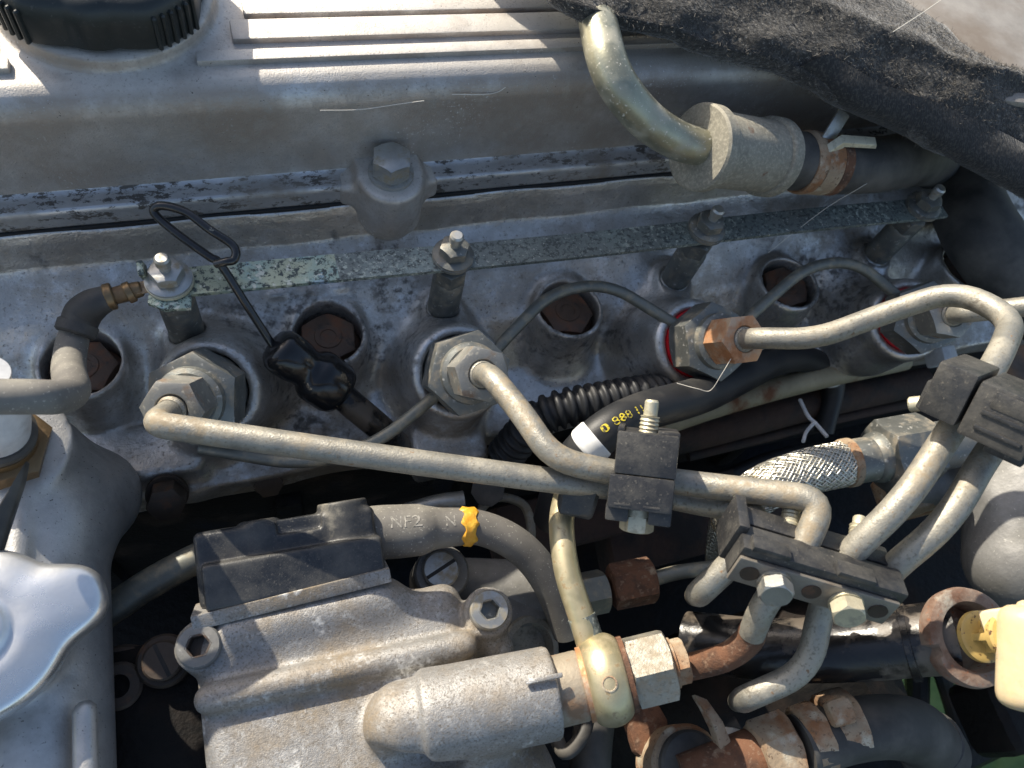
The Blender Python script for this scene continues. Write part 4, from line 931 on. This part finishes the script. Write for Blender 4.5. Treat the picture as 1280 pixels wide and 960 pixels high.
mk('white_tape', wrap(kc, kr, 20, 23.6, -1.7, 1.7, 0.35), M_white, ka)
arc3 = np.r_[0, np.cumsum(np.linalg.norm(np.diff(kc, axis=0), axis=1))]
text_on('0 888 11', kc, kr, arc3[24] + 1.0, 4.6, -0.5, M_yink, ka)
mk('white_tie', wrap(kc, kr, 71, 73, -1.7, 1.7, 0.5), M_white, ka)

mk('cable_tie', join(tube([Z(1000, 500, -62), Z(1010, 520, -58), Z(1020, 530, -58), Z(1034, 546, -56)], 0.9, 8), tube([Z(1018, 528, -58), Z(1008, 540, -56), Z(1004, 552, -54)], 0.8, 8)), M_whitep, None, label='pale forked cable tie tail in the dark gap left of the right clamp', cat='cable tie')
c = Z(1176, 446, -70); mk('connector_block', xf(frame(c, (0.1, -0.3, 1)), rbox((10, 9, 12), 1.5)), M_whitep, None, label='small pale connector block in the gap under the arched pipe', cat='connector')
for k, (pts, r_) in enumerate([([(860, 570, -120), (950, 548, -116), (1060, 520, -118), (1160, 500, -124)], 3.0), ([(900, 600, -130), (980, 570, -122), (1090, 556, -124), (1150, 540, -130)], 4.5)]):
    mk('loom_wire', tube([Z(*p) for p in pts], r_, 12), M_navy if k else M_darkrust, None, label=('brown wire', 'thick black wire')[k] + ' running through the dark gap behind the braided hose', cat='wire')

# =================================================================== coolant neck and radiator style cap, left
g = G((-170, -50, -90), (-30, 140, 2), 1.2)
n0_, n1_ = Z(38, 1040, -44), Z(42, 650, -44)
f = g.cap(n0_, n1_, 22.0) + 0 * g.x
f = su(f, g.cap(Z(60, 640, -46), Z(108, 622, -58), 18), 12)
f = su(f, g.cap(n1_, Z(35, 575, -42), 21, 17), 10)
f = su(f, g.cyl(Z(22, 590, -48), Z(14, 552, -16), 17, 1.5), 6)
f = su(f, g.cap(Z(106, 890, -24), Z(108, 1000, -24), 3.2), 3)
f = su(f, g.cap(Z(26, 625, -22), Z(20, 700, -22), 3.0), 4)
f = su(f, g.cyl(Z(-12, 800, -40), Z(-12, 795, -12), 19, 1), 5)
neck = thing('coolant_neck', 'large grey cast coolant neck at the left edge', 'coolant neck', Z(40, 800, -80))
mk('neck_casting', g.net(f), M_neck, neck, 180)
Oc = Z(-38, 792, -4); Fr_ = imgframe(Oc, 1, 0, camdir(Oc) * 0.6 + np.array([0.02, 0.05, 0.75]))
rc = thing('pressure_cap', 'shiny lobed metal pressure cap on the coolant neck', 'pressure cap', M=Fr_)
a = np.linspace(0, 2 * np.pi, 144, endpoint=False)
def ear(c): d = (a - c + np.pi) % (2 * np.pi) - np.pi; return np.exp(-(abs(d) / 0.40) ** 3)
ro = 23.0 + 9.5 * ear(math.radians(27)) + 6.5 * ear(math.radians(-95)) + 9.0 * ear(math.radians(150))
def rr_(k, h, add=0.0, flat=None):
    r_ = ro * k + add if flat is None else np.full(144, flat); return np.c_[r_ * np.cos(a), r_ * np.sin(a), np.full(144, h)]
mk('cap_plate', rings([rr_(0.93, -8.5), rr_(0.97, -8.2), rr_(1.0, -7), rr_(1.0, -4), rr_(0.99, -2), rr_(0.965, -0.6), rr_(0.93, 0.2), rr_(0.88, 0.7), rr_(0.70, 1.6, 1.5), rr_(0.5, 2.3, 3), rr_(0, 2.8, flat=12.2), rr_(0, 2.3, flat=10.6), rr_(0, 2.5, flat=9.2), rr_(0, 3.9, flat=8.2), rr_(0, 4.3, flat=7.2), rr_(0, 4.3, flat=2)]), M_chrome, rc, 50, local=True)
mk('cap_skirt', lathe([(19, -16), (19.5, -6)], 40), M_nut, rc, local=True)
sn = thing('temperature_sensor', 'white plastic sensor in a brass hex seat behind the coolant neck', 'sensor', Z(10, 560, -16))
s0_, s1_ = Z(-6, 556, -14), Z(-14, 476, 20); ds_ = nrm(s1_ - s0_)
mk('brass_seat', xf(frame(s0_, ds_), join(hexnut(27, -6, 3, cham=0.5, rot=0.3), lathe([(11.5, 3), (11.3, 5.5), (9, 6)], 36))), M_brass, sn)
mk('seal_ring', xf(frame(s0_, ds_), lathe([(10.4, 5.5), (11.2, 6.2), (11.2, 8.0), (10.2, 8.8)], 36)), M_rubber, sn)
mk('white_body', xf(frame(s0_, ds_), lathe([(9.4, 6), (9.6, 14), (9.4, 22), (7.4, 26), (5.4, 32), (5.2, 40)], 36)), M_whitep, sn)
sp = [Z(*p) for p in ((-40, 720, -2), (-20, 660, 0), (10, 612, 2), (33, 574, 4), (28, 600, 0), (12, 650, -3), (-10, 720, -5))]
mk('sensor_bracket', slab(sp, (0, 0, -3), 0.5), M_rubber, None, label='dark pointed tab of a bracket at the left edge above the pressure cap', cat='bracket')

# =================================================================== right hand side below the clamps
bh = thing('braided_hose', 'shiny steel braided hose with rust stained ferrule and large grey hex fitting', 'braided hose', Z(1000, 600, -30))
bpz = [(905, 700, -120), (915, 652, -74), (946, 616, -42), (1000, 592, -32), (1062, 578, -30)]
bc = catmull([Z(*p) for p in bpz], 24); T_, N_, B_ = pframes(bc); arc4 = np.r_[0, np.cumsum(np.linalg.norm(np.diff(bc, axis=0), axis=1))]
mk('inner_hose', tube(bc, 8.4, 24, smooth=False), M_braid, bh)
bv, bf = [], []
for sgn in (1, -1):
    for k in range(30):
        pts = []
        for i in range(len(bc)):
            an = sgn * arc4[i] / 9.0 + k * 2 * math.pi / 30; rr2 = 8.6 + 0.24 * math.sin(15 * (an - (sgn * 2 * arc4[i] / 9.0)) * 0.5 + (0 if sgn > 0 else math.pi))
            pts.append(bc[i] + rr2 * (math.cos(an) * N_[i] + math.sin(an) * B_[i]))
        V, F = tube(np.array(pts), 0.42, 6, smooth=False, cap=False); F = [[q + len(bv) for q in f_] for f_ in F]; bv += V.tolist(); bf += F
mk('braid', (bv, bf), M_braid, bh, 180, kind='stuff')
e0 = bc[-1]; de = nrm(Z(1160, 560, -26) - e0)
mk('rust_ring', xf(frame(e0, de), lathe([(8.6, -3), (9.8, -2.2), (9.8, 0.6), (8.8, 1.2)], 36)), M_rustlight, bh)
mk('ferrule', xf(frame(e0, de), lathe([(8.6, 0), (9.0, 1.5), (9.0, 9), (10, 10.5), (10.4, 13)], 36)), M_nut, bh)
mk('hex_fitting', xf(frame(e0, de), join(hexnut(26, 13, 34, cham=0.5, rot=0.35), lathe([(10, 34), (10, 50)], 32))), M_nut, bh)
mk('paint_mark', xf(frame(e0 + de * 6 + nrm(CAM - e0) * 8.7, CAM - e0), rbox((3.2, 2.2, 0.9), 0.3)), M_red, bh)
g = G((150, -40, -90), (300, 90, 8), 1.8)
f = g.cap(Z(1290, 600, -30), Z(1280, 700, -36), 26, 22) + 0 * g.x
f = su(f, g.cyl(Z(1225, 640, -44), Z(1300, 600, -30), 22, 3), 10)
f = su(f, g.cap(Z(1140, 600, -52), Z(1230, 590, -46), 12), 8)
mk('steering_pump', g.net(f), M_grime, None, 180, label='grey rounded casting below the right clamp at the edge', cat='casting')
c = Z(1150, 612, -60); mk('brown_fitting', rough_up(xf(frame(c, (0, 0, 1)), rbox((34, 20, 22), 4)), 1, 0.1), M_rustlight, None, label='brown stained fitting behind the two slanting pipes', cat='fitting')

fl = thing('filler_tube', 'black filler tube with a rusty flanged mouth at the right edge', 'filler tube', Z(1100, 805, -10))
Mo = Z(1216, 796, 10); nm = nrm(RT * 0.52 + camdir(Mo) * 0.80 + UP * 0.02); Fm_ = frame(Mo, nm, UP)
k0 = Mo - nm * 9
mk('tube', tube([Z(860, 800, -50), Z(960, 812, -32), Z(1060, 810, -18), Z(1150, 800, -4), k0], [10.2, 10.6, 10.8, 11.2, 11.6], 36, 10), M_gloss, fl)
mk('tube_band', xf(frame(Z(1135, 803, -7), Z(1165, 800, -2) - Z(1120, 804, -9)), lathe([(11.4, -1), (12.2, -0.6), (12.2, 1.4), (11.4, 1.8)], 36)), M_gloss, fl)
aa = np.linspace(0, 2 * np.pi, 64, endpoint=False); notch = 1 - 0.16 * (np.exp(-(((aa - 1.75) % (2 * np.pi) - 0.0) / 0.22) ** 2) + np.exp(-(((aa - 4.9)) / 0.22) ** 2))
mk('rusty_mouth', xf(Fm_, rings([np.c_[r_ * nn_ * np.cos(aa), r_ * nn_ * np.sin(aa), np.full(64, h)] for r_, h, nn_ in
    [(11.4, -9.5, 1), (12.8, -7, 1), (14.6, -5, notch), (15.1, -2, notch), (14.6, 0.2, notch), (13.0, 0.8, 1), (10.6, 0.4, 1), (9.9, -1.0, 1), (9.7, -9, 1)]], True, True, True)), M_mouth, fl)
dk = thing('filler_dipstick', 'translucent amber plastic dipstick plug half inserted in the rusty mouth', 'dipstick', M=Fm_)
def L3(x, y, z): return frame((x, y, z), (0, 0, 1))
mk('rod', lathe([(2.4, -12), (2.4, 22)], 20), M_amber2, dk, local=True)
mk('collar', lathe([(6.6, 2.2), (7.6, 2.8), (7.6, 4.6), (6.6, 5.2)], 40), M_amber2, dk, local=True)
for an in (0, math.pi / 2): mk('fin', xf(frame((0, 0, 9), (0, 0, 1), (math.cos(an), math.sin(an), 0)), rbox((9.5, 2.2, 8), 0.4)), M_amber2, dk, local=True)
mk('collar', lathe([(6.2, 12.8), (7.0, 13.3), (7.0, 15), (6.2, 15.5)], 40), M_amber2, dk, local=True)
Hd = Z(1279, 822, 26); Fh = imgframe(Hd, 0.1, 1, camdir(Hd) * 0.75 - RT * 0.5)
mk('shoulder', xf(imgframe(Z(1254, 778, 24), 1, -0.12, camdir(Hd) * 0.9), rbox((11, 8, 8), 1.2)), M_yelp, dk)
mk('handle', xf(Fh, rbox((29, 12, 13), 5.6, 6)), M_yelp, dk)
mk('handle_wing', xf(imgframe(Z(1302, 800, 26), 1, 0.1, camdir(Hd)), rbox((12, 22, 9), 3.5, 4)), M_yelp, dk)

el = thing('elbow_hose', 'fat black rubber elbow hose beside the rusty clamps at lower right', 'hose', Z(1100, 905, -40))
ep = [(1000, 932, -28), (1060, 914, -26), (1108, 908, -28), (1146, 916, -36), (1168, 944, -52), (1174, 985, -74)]
mk('hose', tube([Z(*p) for p in ep], [9.6, 9.8, 10.2, 10.8, 11, 11], 36, 9), M_rubber, el)
mk('hose_end_lip', tube([Z(1159, 926, -44), Z(1168, 942, -51)], [11.8, 12.0], 36, 4, rnd=0.8), M_rubber, el)
rk = thing('rusty_hose_clamp', 'thick flaking rust coloured hose clamp round the elbow hose', 'hose clamp', Z(1040, 912, -28), group='rusty clamps')
d0, d1 = Z(985, 930, -30), Z(1068, 902, -26); dd_ = nrm(d1 - d0)
mk('band', rough_up(xf(frame(Z(1050, 908, -27), dd_), lathe([(9.9, -5), (11.2, -4.4), (11.6, 0), (11.2, 4.6), (9.9, 5.2)], 44)), 0.5, 0.22), M_rustlight, rk)
mk('screw_housing', rough_up(xf(frame(Z(1050, 890, -15), dd_), rbox((8, 6, 8), 2, 3)), 0.6, 0.2), M_rustlight, rk)
mk('band_end', rough_up(xf(frame(Z(1015, 922, -28), dd_), lathe([(9.7, -4), (10.8, -3), (10.9, 3), (9.7, 3.5)], 44)), 0.5, 0.25), M_rustlight, rk)
rk = thing('rusty_union', 'lumpy orange brown hex union left of the rusty hose clamp', 'union', Z(960, 940, -40))
mk('hex_body', rough_up(xf(frame(Z(945, 944, -32), dd_), hexnut(18.5, 0, 13, cham=0.6, rot=0.2)), 0.8, 0.18), M_rustlight, rk)
mk('tail', rough_up(xf(frame(Z(905, 960, -36), dd_), lathe([(8, -14), (8.5, 0), (9, 12)], 30)), 0.7, 0.2), M_rust, rk)
rk = thing('round_switch', 'dark round rubber topped switch with a chipped tan rim at the bottom edge', 'switch', Z(865, 945, -50))
c = Z(864, 958, -42); Fs = frame(c, (0.05, -0.05, 1))
mk('rim', rough_up(xf(Fs, lathe([(13, -16), (13.2, -2), (12.2, -1), (11, -1)], 40)), 0.5, 0.2), M_rustlight, rk)
mk('rubber_top', xf(Fs, lathe([(11.2, -4), (11.2, 1.2), (10.4, 2.2), (6, 2.6)], 40)), M_rubber, rk)
sp = [Z(*p, -30) for p in ((868, 868), (884, 874), (904, 902), (914, 928), (902, 940), (892, 910), (880, 886))]
mk('torn_bracket', rough_up(slab(sp, (0, 0, -4), 0.6), 0.5, 0.15), M_rustlight, None, label='curled orange rust tongue standing up beside the round switch', cat='bracket')
c = Z(915, 928, -44); mk('white_chip', xf(frame(c, (0.2, -0.2, 1), (0.5, 1, 0)), rbox((9, 5, 6), 1)), M_white, None, label='small white plastic chip beside the orange rust tongue', cat='plastic chip')
sp = [Z(*p, -52) for p in ((792, 886), (822, 880), (836, 900), (838, 930), (818, 960), (796, 940), (786, 908))]
mk('rusty_plate', rough_up(slab(sp, (0, 0, -6), 1), 0.8, 0.1), M_rust, None, label='flaky brown rusty plate below the banjo nut', cat='plate')
mk('rusty_pipe', tube([Z(780, 850, -34), Z(850, 836, -22), Z(905, 822, -10), Z(934, 802, -2), Z(942, 786, 3)], 4.3, 18), M_rust, None, label='brown rusty pipe stub meeting a pale pipe below the long clamp', cat='pipe')
mk('drain_hose', tube([Z(745, 880, -70), Z(740, 930, -74), Z(735, 1000, -80)], 7.5, 20), M_rubber, None, label='dark hose hanging below the banjo union', cat='hose')
mk('wire_loom', tube([Z(690, 910, -62), Z(706, 940, -58), Z(728, 920, -56), Z(736, 890, -58)], 2.6, 12), M_rubber, None, label='thin black wire curling below the outlet boss', cat='wire')
c = Z(930, 870, -120); mk('starter_body', rough_up(xf(frame(c, (0.5, 0, 0.6)), lathe([(30, -60), (34, -50), (34, 40), (28, 60)], 40)), 1.5, 0.05), M_dark, None, label='dark brown rounded body deep below the long pipe clamp', cat='motor')
# chassis seen past the hoses at the lower right
mk('chassis_rail', tube([Z(1040, 1010, -200), Z(1150, 960, -200), Z(1320, 880, -200)], 12, 8, 4), M_dark, None, 20, label='dark chassis rail crossing the grass at the lower right corner', cat='rail')
mk('strut', tube([Z(1148, 780, -180), Z(1146, 880, -190), Z(1144, 960, -200)], 6.5, 10, 4), M_dark, None, label='black upright strut between the filler tube and the elbow hose', cat='strut')
mk('strut', tube([Z(1170, 820, -170), Z(1195, 900, -190), Z(1215, 990, -200)], 4.5, 10, 4), M_dark, None, label='thin slanting black strut beside the rusty filler mouth', cat='strut')
c = Z(1275, 882, -120); mk('gearbox_cover', rough_up(xf(frame(c, (0.1, 0, 1)), rbox((56, 34, 30), 8, 3)), 1, 0.05), M_dark, None, label='dark grey casting below the amber dipstick handle', cat='casting')
sp = [Z(*p, -118) for p in ((1252, 905), (1272, 916), (1262, 928), (1246, 930))]
mk('metal_tab', slab(sp, (0, 0, 4), 0.4), M_pipe, None, label='small pale triangular metal tab at the lower right edge', cat='tab')

# loose hairs and threads
def thread(pts, r, label): mk('loose_thread', tube([Z(*p) for p in pts], r, 6, 6), M_hair, None, label=label, cat='thread')
thread([(400, 138, 34), (450, 137, 32.5), (500, 130, 33), (530, 126, 34)], 0.14, 'long pale hair lying on the side of the valve cover')
thread([(565, 118, 34.5), (605, 118, 33.5), (622, 115, 33.6), (632, 109, 35)], 0.16, 'short pale hair on the valve cover nearest the breather pipe')
thread([(846, 479, -20), (872, 486, -18), (888, 488, -18), (902, 468, -12), (914, 448, -8)], 0.16, 'bent pale thread hanging below the coppery union nut')
thread([(1182, -4, 86), (1150, 18, 84), (1116, 40, 82)], 0.14, 'dark fine thread standing off the felt near the top edge')
thread([(1086, 205, 16), (1085, 226, 14), (1076, 234, 14), (1030, 262, 2), (960, 316, -8)], 0.12, 'fine web thread hanging down from the breather hose')
